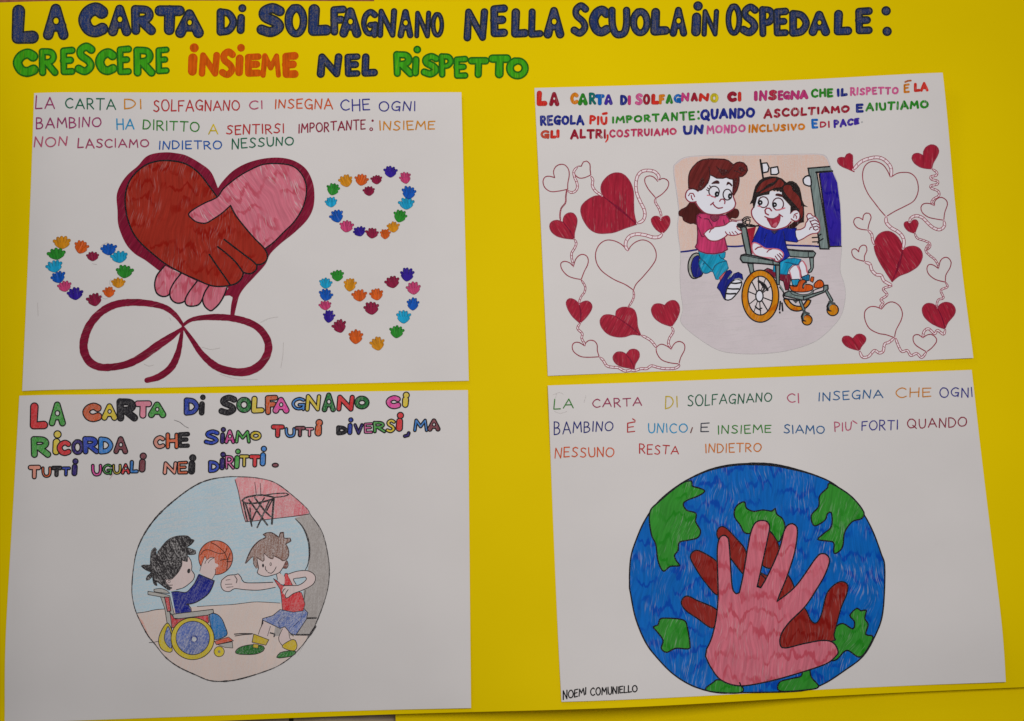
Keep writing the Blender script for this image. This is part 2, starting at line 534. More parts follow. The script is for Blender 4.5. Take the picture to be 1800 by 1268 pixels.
def zb(x, y):
    z = 0.0115 + 0.0011 * math.sin(9 * x + 1.2) * math.sin(7.5 * y + .4)
    z += (0.0190 * math.exp(-((x - .105) / .115) ** 2) - 0.0085) * math.exp(-((y + .118) / .045) ** 2)
    d = max(0.0, -.262 - x); z -= 3.9 * d * d * (1 / (1 + math.exp((y - .33) / .03)))
    d = max(0.0, x - .36); z -= 0.5 * d * d
    return max(z, .0016)


YEL = card_mat('yellow_card', YELLOW)
bc = sheet_mesh('yellow_card', [(655, -90), (2050, -90), (2050, 1420), (700, 1420)], flat(.0006), .0004, 20, 20, YEL)
tag(bc, 'plain yellow card tucked under the poster, shaded strip below its bottom edge', 'card')
poster = empty('poster', hit(900, 640, zb), 'bright yellow poster card with a hand lettered two line title, carrying four drawings', 'poster')
sheet_mesh('card', [(-70, 8.5), (1870, 2), (1870, 1205), (-70, 1286)], zb, .0004, 110, 70, YEL, poster,
           lambda u, v: Vector((0, (.0007 * math.sin(u * 9.0 + .3) if v < .5 else 0) * (1 - 2 * v if v < .5 else 0), 0)))


def lifted(base, lifts):
    def f(x, y):
        z = zb(x, y) + base
        for (px, py, h, r) in lifts: z += h * math.exp(-(((x - px) / r) ** 2 + ((y - py) / r) ** 2))
        return z + .0003 * math.sin(21 * x + 3) * math.sin(17 * y + base * 3000)
    return f


def wpt(x, y): q = hit(x, y, zb); return q.x, q.y


z1 = lifted(.0004, [wpt(815, 160) + (0.0012, .05), wpt(38, 690) + (0.0007, .05), wpt(820, 670) + (0.0007, .04)])
z2 = lifted(.0004, [wpt(1660, 128) + (.0075, .085), wpt(962, 640) + (0.0008, .05), wpt(1711, 632) + (0.0013, .035), wpt(938, 300) + (.0008, .05)])
z3 = lifted(.0004, [wpt(822, 686) + (0.0010, .04), wpt(32, 696) + (0.0006, .05), wpt(828, 1245) + (0.0013, .05)])
z4 = lifted(.0004, [wpt(960, 690) + (0.0018, .045), wpt(1769, 1200) + (0.0015, .05), wpt(1708, 650) + (0.0007, .04), wpt(985, 1235) + (0.0006, .05)])


def drawing_sheet(corners, zf, label):
    cx = sum(c[0] for c in corners) / 4; cy = sum(c[1] for c in corners) / 4
    r = empty('drawing_sheet', hit(cx, cy, zf), label, 'drawing')
    sheet_mesh('paper', corners, zf, .00018, 64, 46, paper_mat('drawing_paper', PAPER), r)
    r['group'] = 'drawings glued on the yellow poster'
    return r


S1 = drawing_sheet([(60, 164), (811, 162.5), (824, 669.5), (39, 687.5)], z1, 'white sheet with brown and pink hands clasped in a red heart above a ribbon bow')
S2 = drawing_sheet([(939.5, 155), (1657, 128), (1711, 629.5), (963, 661)], z2, 'white sheet with strung red hearts around a girl pushing a boy in a wheelchair')
S3 = drawing_sheet([(34, 696), (822.5, 686), (828, 1245), (8, 1270.5)], z3, 'white sheet with rainbow bubble lettering above a round pencil drawing of two boys playing basketball')
S4 = drawing_sheet([(963, 678), (1708, 650.5), (1768, 1199), (987, 1234)], z4, 'white sheet with a blue and green globe behind one pink and one brown hand')

# ---------------------------------------------------------------- the title on the yellow card
NAVY, GREEN, ORA = (30, 50, 98), (60, 154, 24), (230, 98, 12)
TOUT = {NAVY: (24, 34, 46), GREEN: (22, 98, 24), ORA: (214, 84, 8)}


def tfill(c): return ink(c, 'pencil', 0, YELLOW, .16) if c == NAVY else ink(c, 'felt', 0, YELLOW, .22)
def tout(c): return ink(TOUT[c], 'pen', 0, YELLOW)


def title(word, boxes, c):
    bubble_word(zb, poster, [(ch,) + b + (c,) for ch, b in zip(word, boxes)], tfill, tout, 3.0 if c != ORA else 2.2, 'title_word', 1.0)


title('LA', [(20, 68, 9, 78), (75.5, 121, 7, 71)], NAVY)
title('CARTA', [(137.5, 191, 5, 67), (190, 231, 8, 64), (230, 274, 9, 62), (272, 325, 10, 62), (308, 358, 16, 67)], NAVY)
title('Di', [(381, 417, 15, 63), (416, 432, 8, 60)], NAVY)
title('SOLFAGNANO', [(450.5, 501, 5.5, 66), (500, 541, 8, 66), (541, 583, 8, 64), (580.5, 610, 10, 63), (596, 635.5, 13, 67), (634, 665, 16, 67),
                     (663, 698, 15, 67), (698.5, 727, 16, 68), (728, 758, 19, 68), (757, 781, 21.5, 66)], NAVY)
title('NELLA', [(815, 858, 15, 73), (861.5, 893, 8, 66), (898, 930, 15, 67), (928, 955.5, 15, 67), (955.5, 992, 12, 68)], NAVY)
title('SCUOLA', [(1003, 1035.5, 4, 65), (1035, 1075, 10, 65), (1069, 1108, 12, 68), (1107, 1144, 15, 64), (1143, 1178, 14, 63), (1177, 1208, 12, 65)], NAVY)
title('iN', [(1215, 1234, 3, 64), (1233, 1264, 16, 65)], NAVY)
title('OSPEDALE:', [(1275, 1305, 7, 63), (1300, 1334, 6, 64), (1334, 1364, 11, 66), (1359, 1387, 14, 65), (1387, 1424, 18, 65), (1421, 1459, 19, 64),
                    (1465, 1498, 18, 63), (1503, 1534, 13, 61), (1549, 1566, 11, 64)], NAVY)
title('CRESCERE', [(22, 68, 85.5, 136), (68, 103, 85, 134), (105.5, 133, 82.5, 133), (131, 168, 75, 133), (167, 207, 85, 133), (205, 232, 80.5, 133),
                   (234, 273.5, 82, 135), (273, 298.5, 82, 131)], GREEN)
title('iNSiEME', [(330.5, 348, 77, 133), (349.5, 386.5, 92, 135), (385, 414.5, 85.5, 137.5), (414, 429, 78, 134), (430.5, 460, 94, 135), (458, 494, 94, 137), (496, 524.5, 92, 137.5)], ORA)
title('NEL', [(557, 602, 94, 137), (605.5, 634, 94, 136), (635, 664.5, 94, 135.5)], NAVY)
title('RiSPETTO', [(691, 728, 90, 136), (723.5, 739, 81, 135), (739, 773.5, 93, 137), (771, 798, 94, 137), (797, 823.5, 98.5, 139.5), (822, 860.5, 100.5, 138),
                   (858, 898.5, 96, 138), (889.5, 930, 101, 139.5)], GREEN)

# ---------------------------------------------------------------- sheet 1: clasped hands
MAG, DGR, AMB, RED, PNK, ORR, IND, DBL, CYA, GRN, YLW, BLU, CRI = (150, 50, 100), (20, 98, 70), (212, 138, 25), (176, 42, 45), (178, 80, 108), (212, 86, 28), (48, 48, 130), (30, 38, 112), (32, 140, 186), (48, 122, 40), (206, 178, 24), (24, 84, 158), (136, 32, 58)
for wd, x0, t0, b0, x1, t1, b1, cc in (
    ('LA', 62, 168, 192, 97, 171, 192, MAG), ('CARTA', 114, 172, 192, 204, 173, 194, DGR), ('DI', 218, 174, 193.5, 250, 174, 192, AMB),
    ('SOLFAGNANO', 269, 175, 197, 422, 176, 195, RED), ('CI', 437.5, 177, 193, 462.5, 176, 192, PNK), ('INSEGNA', 482.5, 175, 192, 585.5, 173, 193, ORR),
    ('CHE', 598, 175, 196, 650.5, 174, 196, IND), ('OGNI', 665.5, 178, 197, 731, 178, 197, IND),
    ('BAMBINO', 63, 206, 227, 179, 206, 224, MAG), ('HA', 204.5, 208, 228, 237, 208, 228, CYA), ('DIRITTO', 251, 210, 229, 351, 214, 232, GRN),
    ('A', 366, 218, 238, 384, 218, 238, YLW), ('SENTIRSI', 397.5, 220, 238, 500, 217, 235, RED), ('IMPORTANTE', 524, 218, 235, 643, 209, 228, CRI),
    ('INSIEME', 666, 212, 230, 765, 212, 228, AMB), ('NON', 59.5, 241, 260, 119, 240, 258, PNK), ('LASCIAMO', 136, 243, 261, 262.5, 245, 260, (158, 60, 96)),
    ('INDIETRO', 279, 247, 264, 390.5, 247, 263, BLU), ('NESSUNO', 407, 244, 263, 517, 240, 256, DGR)):
    pen_word(z1, S1, wd, x0, t0, b0, x1, t1, b1, cc)
K = Canvas(z1)
K.fill('c', ink(CRI, 'pen'), [disc((655, 212.5), 2.1)])
K.line('c', ink(CRI, 'pen'), disc((652.5, 227.5), 2.4, 12), 1.8, closed=True)
K.build({'c': ('colon_mark', S1, None)})

A1 = (190, 260, 4.0895); B1 = (100, 470, 3.913)
BLACK = (22, 20, 24)
K = Canvas(z1, 22)
CRM, BRN, PIK = (124, 24, 50), (152, 44, 32), (216, 118, 136)
K.fill('heart', ink(CRM, 'felt', .5, None, .10), cr(P('790,290 740,175 660,110 560,55 480,38 415,33 330,42 270,68 215,130 140,195 90,265 62,345 68,450 75,560 125,685 190,760 270,810 355,875 372,886 480,880 700,1000 860,1000 826,1062 875,1062 895,1075 885,1130 878,1212', A1))
       + P('908,1212', A1) + cr(P('908,1205 925,1130 945,1060 985,1000 1050,930 1130,840 1165,765 1240,690 1340,610 1430,520 1475,430 1483,320 1465,230 1420,150 1340,95 1240,72 1120,78 1000,110 900,165 825,240 792,288', A1)))
OLB = cr(P('868,400 820,335 750,280 650,252 520,242 400,258 300,312 225,400 188,500 188,580 225,650 290,685 370,688 480,668 580,620 700,535 790,475 866,418', B1))
ORB = cr(P('868,400 930,360 1050,344 1200,350 1320,380 1400,430 1450,510 1450,590 1400,670 1320,715 1220,720 1100,685 1000,600 930,500 866,408', B1))
RIB = ink(CRM, 'felt', 1.2, None, .12)
K.fill('bow', RIB, ribbon(OLB, [5, 9, 10, 11.5, 12.5, 13, 13, 13.5, 14.5, 15, 14.5, 13, 12.5, 13, 14, 14, 12, 4], False, .05))
K.fill('bow', RIB, ribbon(ORB, [5, 8, 11, 11.5, 12, 12.5, 13, 13.5, 14.5, 14.5, 14, 12.5, 10.5, 8, 4], False, .05))
K.fill('bow', RIB, ribbon(cr(P('864,415 852,500 830,600 785,690 705,752 620,778', B1)), [4, 8, 11, 13, 12, 9], False, .05))
PEN = ink(BLACK, 'pen')
fing = ['408,848 520,905 470,1000 440,1055 395,1070 350,1045 335,985 350,920 380,880', '525,905 640,960 590,1040 555,1100 500,1118 455,1090 445,1030 480,960',
        '640,960 725,988 690,1060 660,1120 620,1138 570,1135 553,1100 580,1040', '728,990 855,1005 835,1060 800,1120 760,1160 735,1172 695,1140 680,1090 700,1030']
FPK = ink(PIK, 'marker', 0.1)
for i, s in enumerate(fing):
    q = P(s, A1); q2 = q[:2] + cr(q[1:] + [q[0]])[1:-1]
    K.fill('pink', FPK, q2); K.line('pink', PEN, q[1:] + [q[0]], 2.7)
dk = P('785,355 730,280 660,190 600,140 540,110 460,95 370,95 280,120 200,180 145,260 123,360 130,460 150,540 185,620 240,690 330,770 420,840 540,905 640,950 720,985 790,998 875,990 930,970 965,930 972,895', A1)
dk2 = P('972,895 1005,906 1040,900 1068,872 1068,840', A1); dk3 = P('1068,840 1100,838 1138,812 1144,765 1115,715 1060,660 990,580 920,490 880,415', A1)
DARK = ink(BRN, 'marker', 0.12, None, .22)
K.fill('dark', DARK, cr(dk) + cr(dk2)[1:] + cr(dk3)[1:])
pk = P('700,395 785,355 830,295 920,220 1020,160 1120,120 1230,115 1320,130 1380,175 1420,250 1425,330 1400,430 1340,530 1260,610 1190,680 1125,728', A1)
pk2 = P('1125,728 1060,660 990,580 920,490 880,415', A1); pk3 = P('880,415 820,470 745,520 700,543 640,535 600,508 578,478 620,440 700,395', A1)
K.fill('pink', ink(PIK, 'marker', -0.45, None, .8), cr(pk) + cr(pk2)[1:] + cr(pk3)[1:-1])
for q in (dk, dk2, dk3): K.line('dark', PEN, q, 2.8)
for q in (pk, pk3): K.line('pink', PEN, q, 2.5)
for s in ('835,660 900,710 980,770 1040,815 1070,845', '788,712 850,760 915,820 960,880 974,900', '728,768 790,860 840,930 880,990'):
    K.line('dark', PEN, P(s, A1), 3.0)
K.build({'heart': ('heart_outline', S1, None), 'bow': ('ribbon_bow', S1, None), 'pink': ('drawn_hand', S1, 'pink clasping hand'), 'dark': ('drawn_hand', S1, 'brown clasping hand')})

# hearts made of little hands
O_, A_, B_, C_, G_, I_, K_, R_ = (220, 96, 34), (226, 148, 32), (22, 82, 172), (30, 150, 192), (44, 134, 44), (50, 30, 136), (186, 62, 108), (134, 30, 62)


def little_hand(T, x, y, w, h, c, rot=0.0):
    px, py, w, h = T[0] + x / T[2], T[1] + y / T[2], w / T[2], h / T[2]
    K = Canvas(z1); m = ink(c, 'felt', rot + random.uniform(-.3, .3), None, .12); e = ink(tuple(int(v * .72) for v in c), 'pen')
    def X(u, v): return (px + u * w * math.cos(rot) - v * h * math.sin(rot), py + u * w * math.sin(rot) + v * h * math.cos(rot))
    palm = cr([X(-.43, .02), X(0, -.14), X(.43, .02), X(.37, .25), X(.10, .48), X(-.10, .48), X(-.37, .25)], True, 2)
    th = [(-.45, -.15), (-.25, -.36), (-.01, -.43), (.23, -.38), (.44, -.17)]
    th = [(u + random.uniform(-.03, .03), v + random.uniform(-.05, .04)) for u, v in th]
    K.fill('h', e, [palm] + [r for u, v in th for r in ribbon([X(u * .4, v * .2 + .05), X(u, v)], [w * .26, w * .20])])
    K.fill('h', m, [cr([X(-.40, .02), X(0, -.12), X(.40, .02), X(.34, .24), X(.09, .44), X(-.09, .44), X(-.34, .24)], True, 2)] + [r for u, v in th for r in ribbon([X(u * .4, v * .2 + .05), X(u * .97, v * .97)], [w * .23, w * .145])])
    for (u, v), (u2, v2) in zip(th, th[1:]): K.line('h', e, [X((u + u2) * .5, (v + v2) * .5 - .02), X((u + u2) * .34, (v + v2) * .12 + .06)], .9, False)
    K.build({'h': ('hand_print', S1, None)})


CL, CT, CR_ = (0, 400, 4), (400, 150, 4), (400, 400, 4)
for T, L in ((CL, ((437, 108, 120, 88, A_, 0), (572, 138, 100, 95, O_, .3), (652, 205, 88, 65, R_, 0), (765, 155, 110, 82, B_, -.1), (840, 210, 118, 80, C_, -.15), (398, 190, 125, 75, G_, -.1),
                   (384, 277, 112, 80, C_, -.2), (410, 352, 100, 80, B_, -.3), (455, 417, 95, 72, K_, -.2), (530, 468, 110, 85, I_, -.1), (665, 510, 105, 88, R_, -.2), (767, 457, 83, 72, O_, 0),
                   (832, 392, 95, 68, A_, 0), (876, 312, 118, 90, G_, .05))),
             (CT, ((833, 673, 95, 88, A_, -.25), (942, 668, 92, 78, O_, .15), (1048, 665, 80, 65, R_, -.1), (1146, 610, 92, 80, I_, 0), (1250, 653, 80, 82, K_, -.2), (1275, 757, 97, 92, B_, .1),
                   (1258, 835, 105, 80, C_, 0), (1213, 922, 90, 88, G_, .3), (1165, 1000, 85, 72, A_, -.1), (1108, 1048, 72, 70, O_, 0), (1017, 1042, 90, 72, R_, .1), (928, 1030, 88, 68, I_, -.3),
                   (837, 995, 98, 80, K_, .1), (768, 922, 95, 90, B_, -.3), (728, 825, 85, 68, C_, -.1), (742, 733, 90, 85, G_, .3), (995, 745, 82, 68, R_, -.1))),
             (CR_, ((773, 340, 90, 78, G_, 0), (690, 395, 90, 72, C_, .1), (692, 477, 95, 80, B_, .2), (688, 550, 85, 65, K_, -.1), (713, 627, 80, 88, I_, .1), (787, 697, 95, 90, R_, -.3),
                    (902, 770, 102, 100, O_, .05), (1055, 820, 98, 92, A_, -.2), (1190, 735, 98, 88, G_, .1), (1238, 630, 98, 92, C_, 0), (1303, 540, 85, 88, B_, 0), (1308, 430, 98, 85, K_, -.1),
                    (1263, 333, 98, 95, I_, .1), (1160, 387, 102, 80, R_, -.2), (1048, 472, 95, 82, O_, -.2), (928, 480, 102, 82, O_, -.1), (861, 405, 88, 92, A_, .1), (1013, 570, 105, 88, R_, -.1)))):
    for a in L: little_hand(T, *a)
# faint pencil construction lines left beside the bow and the small hands
K = Canvas(z1); PC = ink((168, 162, 160), 'plain')
for s, T in (('1400,380 1460,352 1520,342', B1), ('1558,520 1555,600 1540,690', B1), ('1120,735 1240,768 1380,772', B1), ('1000,550 1060,565 1120,555', B1), ('600,665 630,680 665,672', B1), ('775,345 785,365', B1),
             ('780,365 770,390 785,420', CL), ('715,470 725,500 755,500', CL), ('705,150 715,125 760,105', CL), ('650,255 680,262', CL), ('265,530 268,620', CL)):
    K.line('p', PC, P(s, T), .9)
K.build({'p': ('pencil_trace', S1, None)})

# ---------------------------------------------------------------- sheet 2: strings of hearts, pasted picture
def fat(wd, x0, t0, b0, x1, t1, b1, cc, w=4.6, gap=.36):
    pen_word(z2, S2, wd, x0, t0, b0, x1, t1, b1, cc, w, 'lettered_word', 'felt', gap)


fR, fD, fO, fG, fT, fB, fI, fN, fM, fK, fY, fC = (205, 48, 38), (150, 28, 48), (222, 130, 26), (44, 128, 36), (18, 102, 96), (20, 98, 178), (62, 40, 148), (32, 42, 128), (184, 52, 112), (204, 92, 142), (206, 186, 40), (168, 40, 64)
def mfill(c): return ink(c, 'felt', .2, None, .35)
def mout(c): return ink(tuple(int(v * .86) for v in c), 'pen')
def multi(*L): bubble_word(z2, S2, L, mfill, mout, .9, 'lettered_word', 1.0, None, .36)


multi(('L', 943, 962, 160, 187, fR), ('A', 965, 983, 162, 187, fD))
multi(('C', 1002, 1017, 163, 184, fO), ('A', 1016, 1033, 164, 185.5, fG), ('R', 1035, 1048, 163, 184.5, fT), ('T', 1046, 1063, 166, 185.5, fB), ('A', 1062, 1077, 166, 185, fI))
multi(('D', 1090, 1103, 167, 185.5, fN), ('I', 1103.5, 1109, 168, 185, fM))
multi(('S', 1116, 1130, 164, 185.5, fK), ('O', 1130, 1143, 165.5, 184.5, fD), ('L', 1144.5, 1159, 165.5, 184.5, fR), ('F', 1158, 1169, 166, 184, fO), ('A', 1170, 1183, 166, 183, fG), ('G', 1184, 1198, 165.5, 182, fB),
      ('N', 1197, 1212, 163, 179, fM), ('A', 1214, 1227, 163, 179, fD), ('N', 1228, 1247, 164, 179, fR), ('O', 1248, 1263, 164.5, 181, fY))
multi(('C', 1278, 1295.5, 161, 180, fD), ('I', 1296.5, 1303.5, 161.5, 179, fR))
multi(('I', 1324, 1333, 160, 178, fM), ('N', 1334, 1349, 159, 178, fM), ('S', 1350, 1366, 158, 177, fC), ('E', 1367, 1377, 159, 177, fM), ('G', 1376, 1389, 160, 176, fM), ('N', 1389, 1406, 159, 176, fM), ('A', 1405, 1421, 158, 175, fM))
fat('CHE', 1425, 156, 172.5, 1465, 155, 171, fG, 4.3); fat('IL', 1470, 156, 171, 1490, 154, 169.5, fN, 5)
fat('RISPETTO', 1494, 154, 169, 1580, 153, 166, fK, 3.4); fat('LA', 1606, 146, 162.5, 1632, 144, 161.5, fR, 4.8)
fat('E', 1588, 147.5, 164, 1599, 147, 163.5, fO, 3.6)
fat('REGOLA', 949, 203, 221.5, 1027, 202, 220, fN, 4.4); fat('PIU', 1036, 203, 219, 1068, 204, 221, fR, 4.2)
fat('IMPORTANTE', 1075, 205, 218, 1222, 195, 212, fG, 3.8)
fat('QUANDO', 1231, 192, 212, 1327.5, 189, 208, fN, 4.8); fat('ASCOLTIAMO', 1342, 191, 209, 1494, 185, 198, fD, 4.2)
fat('E', 1504, 182, 198.5, 1518, 182, 198.5, fN, 4.4); fat('AIUTIAMO', 1521, 181, 197, 1632.5, 175.5, 191, fG, 4.0)
multi(('G', 950, 966, 229, 244.5, (190, 70, 50)), ('L', 967, 978, 229, 244, fR), ('I', 977, 984.5, 228, 243, fR))
fat('ALTRI', 1002, 227, 245, 1066, 227, 244, fD, 4.2); fat('COSTRUIAMO', 1070.5, 228, 243, 1189.5, 225, 238, (186, 56, 92), 3.4)
fat('UN', 1200, 221, 238, 1237, 219, 236, fN, 5.2); fat('MONDO', 1241.5, 220, 236, 1311, 219, 234, fK, 3.4)
fat('INCLUSIVO', 1315, 219, 235, 1415.5, 217, 229, fO, 3.6); fat('E', 1426, 209, 227, 1438, 209, 227, fB, 4.2)
fat('DI', 1441, 214, 226, 1459, 213, 225, fC, 2.8); fat('PACE', 1465, 210, 226, 1511, 207, 219.5, fI, 4.0)
K = Canvas(z2)
K.line('a', ink((176, 92, 40), 'felt'), [(1591, 144.5), (1596, 142.5), (1601, 142)], 3); K.line('b', ink(fR, 'felt'), [(1060, 200.5), (1066, 199.5)], 4.5)
K.fill('c', ink(fG, 'felt'), [disc((1227.5, 197), 2.4), disc((1228, 208.5), 2.4)]); K.line('d', ink(fR, 'felt'), [(1068, 238), (1068, 245), (1064.5, 250)], [3.6, 3, 2])
K.fill('e', ink((150, 150, 152), 'pencil'), [disc((1515, 215), 1.8)])
K.build({k: ('punctuation_mark', S2, None) for k in 'abcde'})

HA, HB, HC, HD = (930, 270, 6.339), (930, 460, 6.0), (1450, 240, 6.341), (1450, 430, 5.763)
WINE, WOUT = (158, 34, 54), (146, 40, 62)
HL = [  # transform, filled?, notch, left half, tip, right half
 (HA, 0, '285,270', '230,255 180,262 155,310 175,380 240,425 330,420', '430,400', '432,330 447,250 440,180 400,130 350,122 300,145 272,200'),
 (HA, 0, '582,143', '540,145 505,185 510,235 560,275 620,270', '688,240', '680,180 678,120 640,85 605,95'),
 (HA, 1, '825,480', '740,475 650,520 590,580 577,650 610,750 680,845 770,888 880,888 960,875 1080,830', '1200,790', '1170,670 1165,560 1160,420 1120,310 1050,235 970,217 890,245 820,320 800,400'),
 (HA, 0, '1432,310', '1390,265 1340,250 1295,270 1290,320 1330,400 1380,460', '1412,498', '1480,455 1540,390 1557,330 1530,290 1480,280'),
 (HA, 1, '380,770', '310,745 250,765 230,810 250,870 310,920 400,945', '505,955', '505,890 530,790 530,720 490,668 440,665 400,690 382,730'),
 (HA, 1, '1465,740', '1440,705 1395,703 1362,735 1375,790 1420,850', '1485,893', '1530,850 1565,790 1568,730 1545,697 1500,705'),
 ((0, 0, 1), 0, '1104.3,441.2', '1091,429 1077,423 1064,423 1053,431 1047,445 1048,460 1054,472 1063,481 1080,492 1100,501', '1113.5,510.5', '1118,500 1130,487 1145,469 1153,455 1152,440 1143,427 1130,422 1117,426 1108,434'),
 (HB, 0, '467,55', '430,15 375,-2 335,20 345,80 400,145 470,175', '550,190', '580,110 615,40 625,-10 610,-55 570,-75 530,-65 490,-20'),
 (HB, 1, '530,450', '480,405 425,392 393,430 410,500 460,580', '537,650', '600,590 655,510 660,455 620,418 570,425'),
 (HB, 1, '915,580', '860,563 790,568 750,620 765,690 820,755 900,790 1000,795 1090,770', '1180,780', '1145,690 1135,590 1110,515 1050,485 970,487 920,525'),
 (HB, 1, '1430,465', '1380,447 1320,455 1290,510 1320,590 1400,650', '1503,685', '1555,610 1585,530 1580,460 1540,415 1490,415 1450,440'),
 (HB, 0, '585,890', '530,855 480,855 455,890 470,950 540,1000 620,1010', '740,1005', '720,940 718,880 690,840 640,830 600,855'),
 (HB, 1, '1025,980', '980,955 920,960 885,1010 910,1070 980,1110', '1110,1130', '1120,1080 1160,1010 1155,950 1110,925 1060,935'),
 (HB, 0, '1500,925', '1450,890 1390,872 1345,905 1345,960 1390,1030 1470,1065', '1580,1080', '1600,1010 1640,930 1635,870 1590,843 1545,855 1515,890'),
 (HC, 1, '222,240', '180,235 145,250 145,295 190,335 260,365', '325,395', '310,330 308,260 305,210 275,190 245,200'),
 (HC, 0, '730,460', '700,390 650,320 580,285 510,283 450,325 420,410 430,520 480,640 560,750 630,840', '682,895', '780,835 900,775 990,720 1035,630 1038,540 1010,460 950,410 870,402 800,415'),
 (HC, 1, '1097,215', '1040,190 990,200 970,245 1000,300 1070,345 1130,358', '1190,362', '1205,300 1250,220 1268,160 1240,110 1180,95 1125,125 1100,170'),
 (HC, 0, '1222,772', '1160,748 1100,752 1070,790 1085,850 1150,900 1230,920', '1325,935', '1335,850 1365,760 1350,710 1300,680 1250,695 1220,735'),
 (HC, 0, '422,930', '380,905 335,915 320,960 350,1010 400,1035', '478,1045', '490,980 515,900 490,858 460,855 430,880'),
 (HC, 1, '955,975', '920,950 885,965 890,1010 930,1055', '1000,1080', '1020,1030 1040,970 1015,932 975,940'),
 (HD, 1, '790,50', '775,-10 740,-70 690,-115 640,-133 585,-125 535,-90 503,-25 505,60 550,170 610,270', '680,378', '750,320 850,280 940,220 980,150 985,90 955,40 900,18 840,25'),
 (HD, 0, '342,75', '310,45 275,55 275,100 310,145', '402,172', '400,120 425,60 415,15 380,8 350,35'),
 (HD, 0, '1150,245', '1100,210 1055,203 1033,240 1050,300 1120,355', '1220,382', '1225,310 1265,240 1278,180 1250,138 1210,132 1170,165'),
 (HD, 1, '1140,645', '1095,605 1030,600 988,645 1000,720 1060,785 1140,830', '1215,855', '1245,790 1310,710 1318,650 1280,600 1215,587 1165,610'),
 (HD, 0, '575,655', '510,630 450,635 405,680 405,760 450,850 540,900 620,915', '705,945', '720,870 770,770 785,700 760,630 710,590 660,583 610,610'),
 (HD, 1, '282,955', '240,930 190,935 175,975 210,1025 270,1055', '350,1075', '365,1040 410,980 410,940 370,910 320,915'),
 (HD, 0, '992,948', '950,915 905,920 892,960 920,1020', '1028,1088', '1080,1050 1130,985 1120,940 1070,910 1020,925')]
RL = [  # ropes: transform, centre line, width in pixels of the photograph
 (HA, '430,415 465,435 510,425 538,380 530,320 505,260 500,200 540,150', 3.4), (HA, '420,410 410,480 405,550 360,610 345,680 350,750', 1.6), (HA, '690,255 710,300 705,360 740,420 812,472', 3.8),
 (HA, '1440,298 1445,255 1400,205 1330,190 1260,200 1210,250 1190,340 1200,440 1240,540 1280,620 1290,690 1265,750 1205,780', 4.6), (HA, '1412,500 1405,540 1445,610 1470,680 1465,740', 3.0),
 (HA, '1485,895 1450,930 1380,935 1290,910 1200,900 1120,925 1080,985 1078,1040 1105,1085', 5.0), (HA, '505,955 525,1000 510,1050 475,1110 475,1170 490,1230 490,1255', 3.2),
 (HB, '550,195 590,260 585,320 550,370 530,420 530,450', 2.6), (HB, '540,650 512,705 560,760 555,810 580,860 588,890', 3.2),
 (HB, '745,1010 780,1040 820,1100 880,1115 940,1120 1010,1155 1070,1145 1115,1150 1180,1130 1240,1130 1290,1100 1350,1115 1430,1130 1540,1125 1585,1095 1580,1080', 3.6),
 (HB, '1100,305 1105,370 1080,430 1045,480', 2.6), (HB, '1185,780 1230,800 1290,840 1345,910', 3.6), (HB, '1503,690 1520,740 1480,810 1470,870 1500,920', 3.2),
 (HC, '318,370 400,285 500,245 590,235 660,260 720,320 740,380 735,455', 5.0), (HC, '1195,365 1245,400 1240,435 1180,450 1190,480 1255,500 1250,535 1180,550 1190,580 1260,610 1270,660 1210,700 1190,740 1220,770', 3.2),
 (HC, '1325,940 1330,1000 1280,1040 1210,1020 1150,970 1090,910 1020,885 960,910 942,955', 4.4), (HC, '1000,1080 1030,1135 1100,1160 1165,1190 1170,1230 1140,1268', 2.8),
 (HD, '1045,0 1020,60 1060,110 1110,150 1145,205 1150,240', 2.8), (HC, '682,895 685,960 740,1020 810,1060 860,1110 880,1170 870,1250', 5.0), (HC, '478,1045 520,1090 530,1150 550,1210', 3.6),
 (HD, '405,180 455,200 475,260 520,305 570,315 600,370 680,415', 4.6), (HD, '680,420 590,450 630,510 565,560 590,590 560,630 575,655', 3.2), (HD, '1222,385 1240,430 1175,465 1200,540 1150,560 1133,610 1138,640', 2.8),
 (HD, '1220,860 1200,910 1140,870 1110,905 1050,855 1005,880 990,945', 3.6), (HD, '705,945 650,990 605,1010 590,1080 550,1100 500,1075 440,1135 380,1140 350,1080', 4.0), (HD, '715,950 745,1030 780,1085 835,1075 870,1125 930,1105 980,1145 1028,1090', 3.6)]
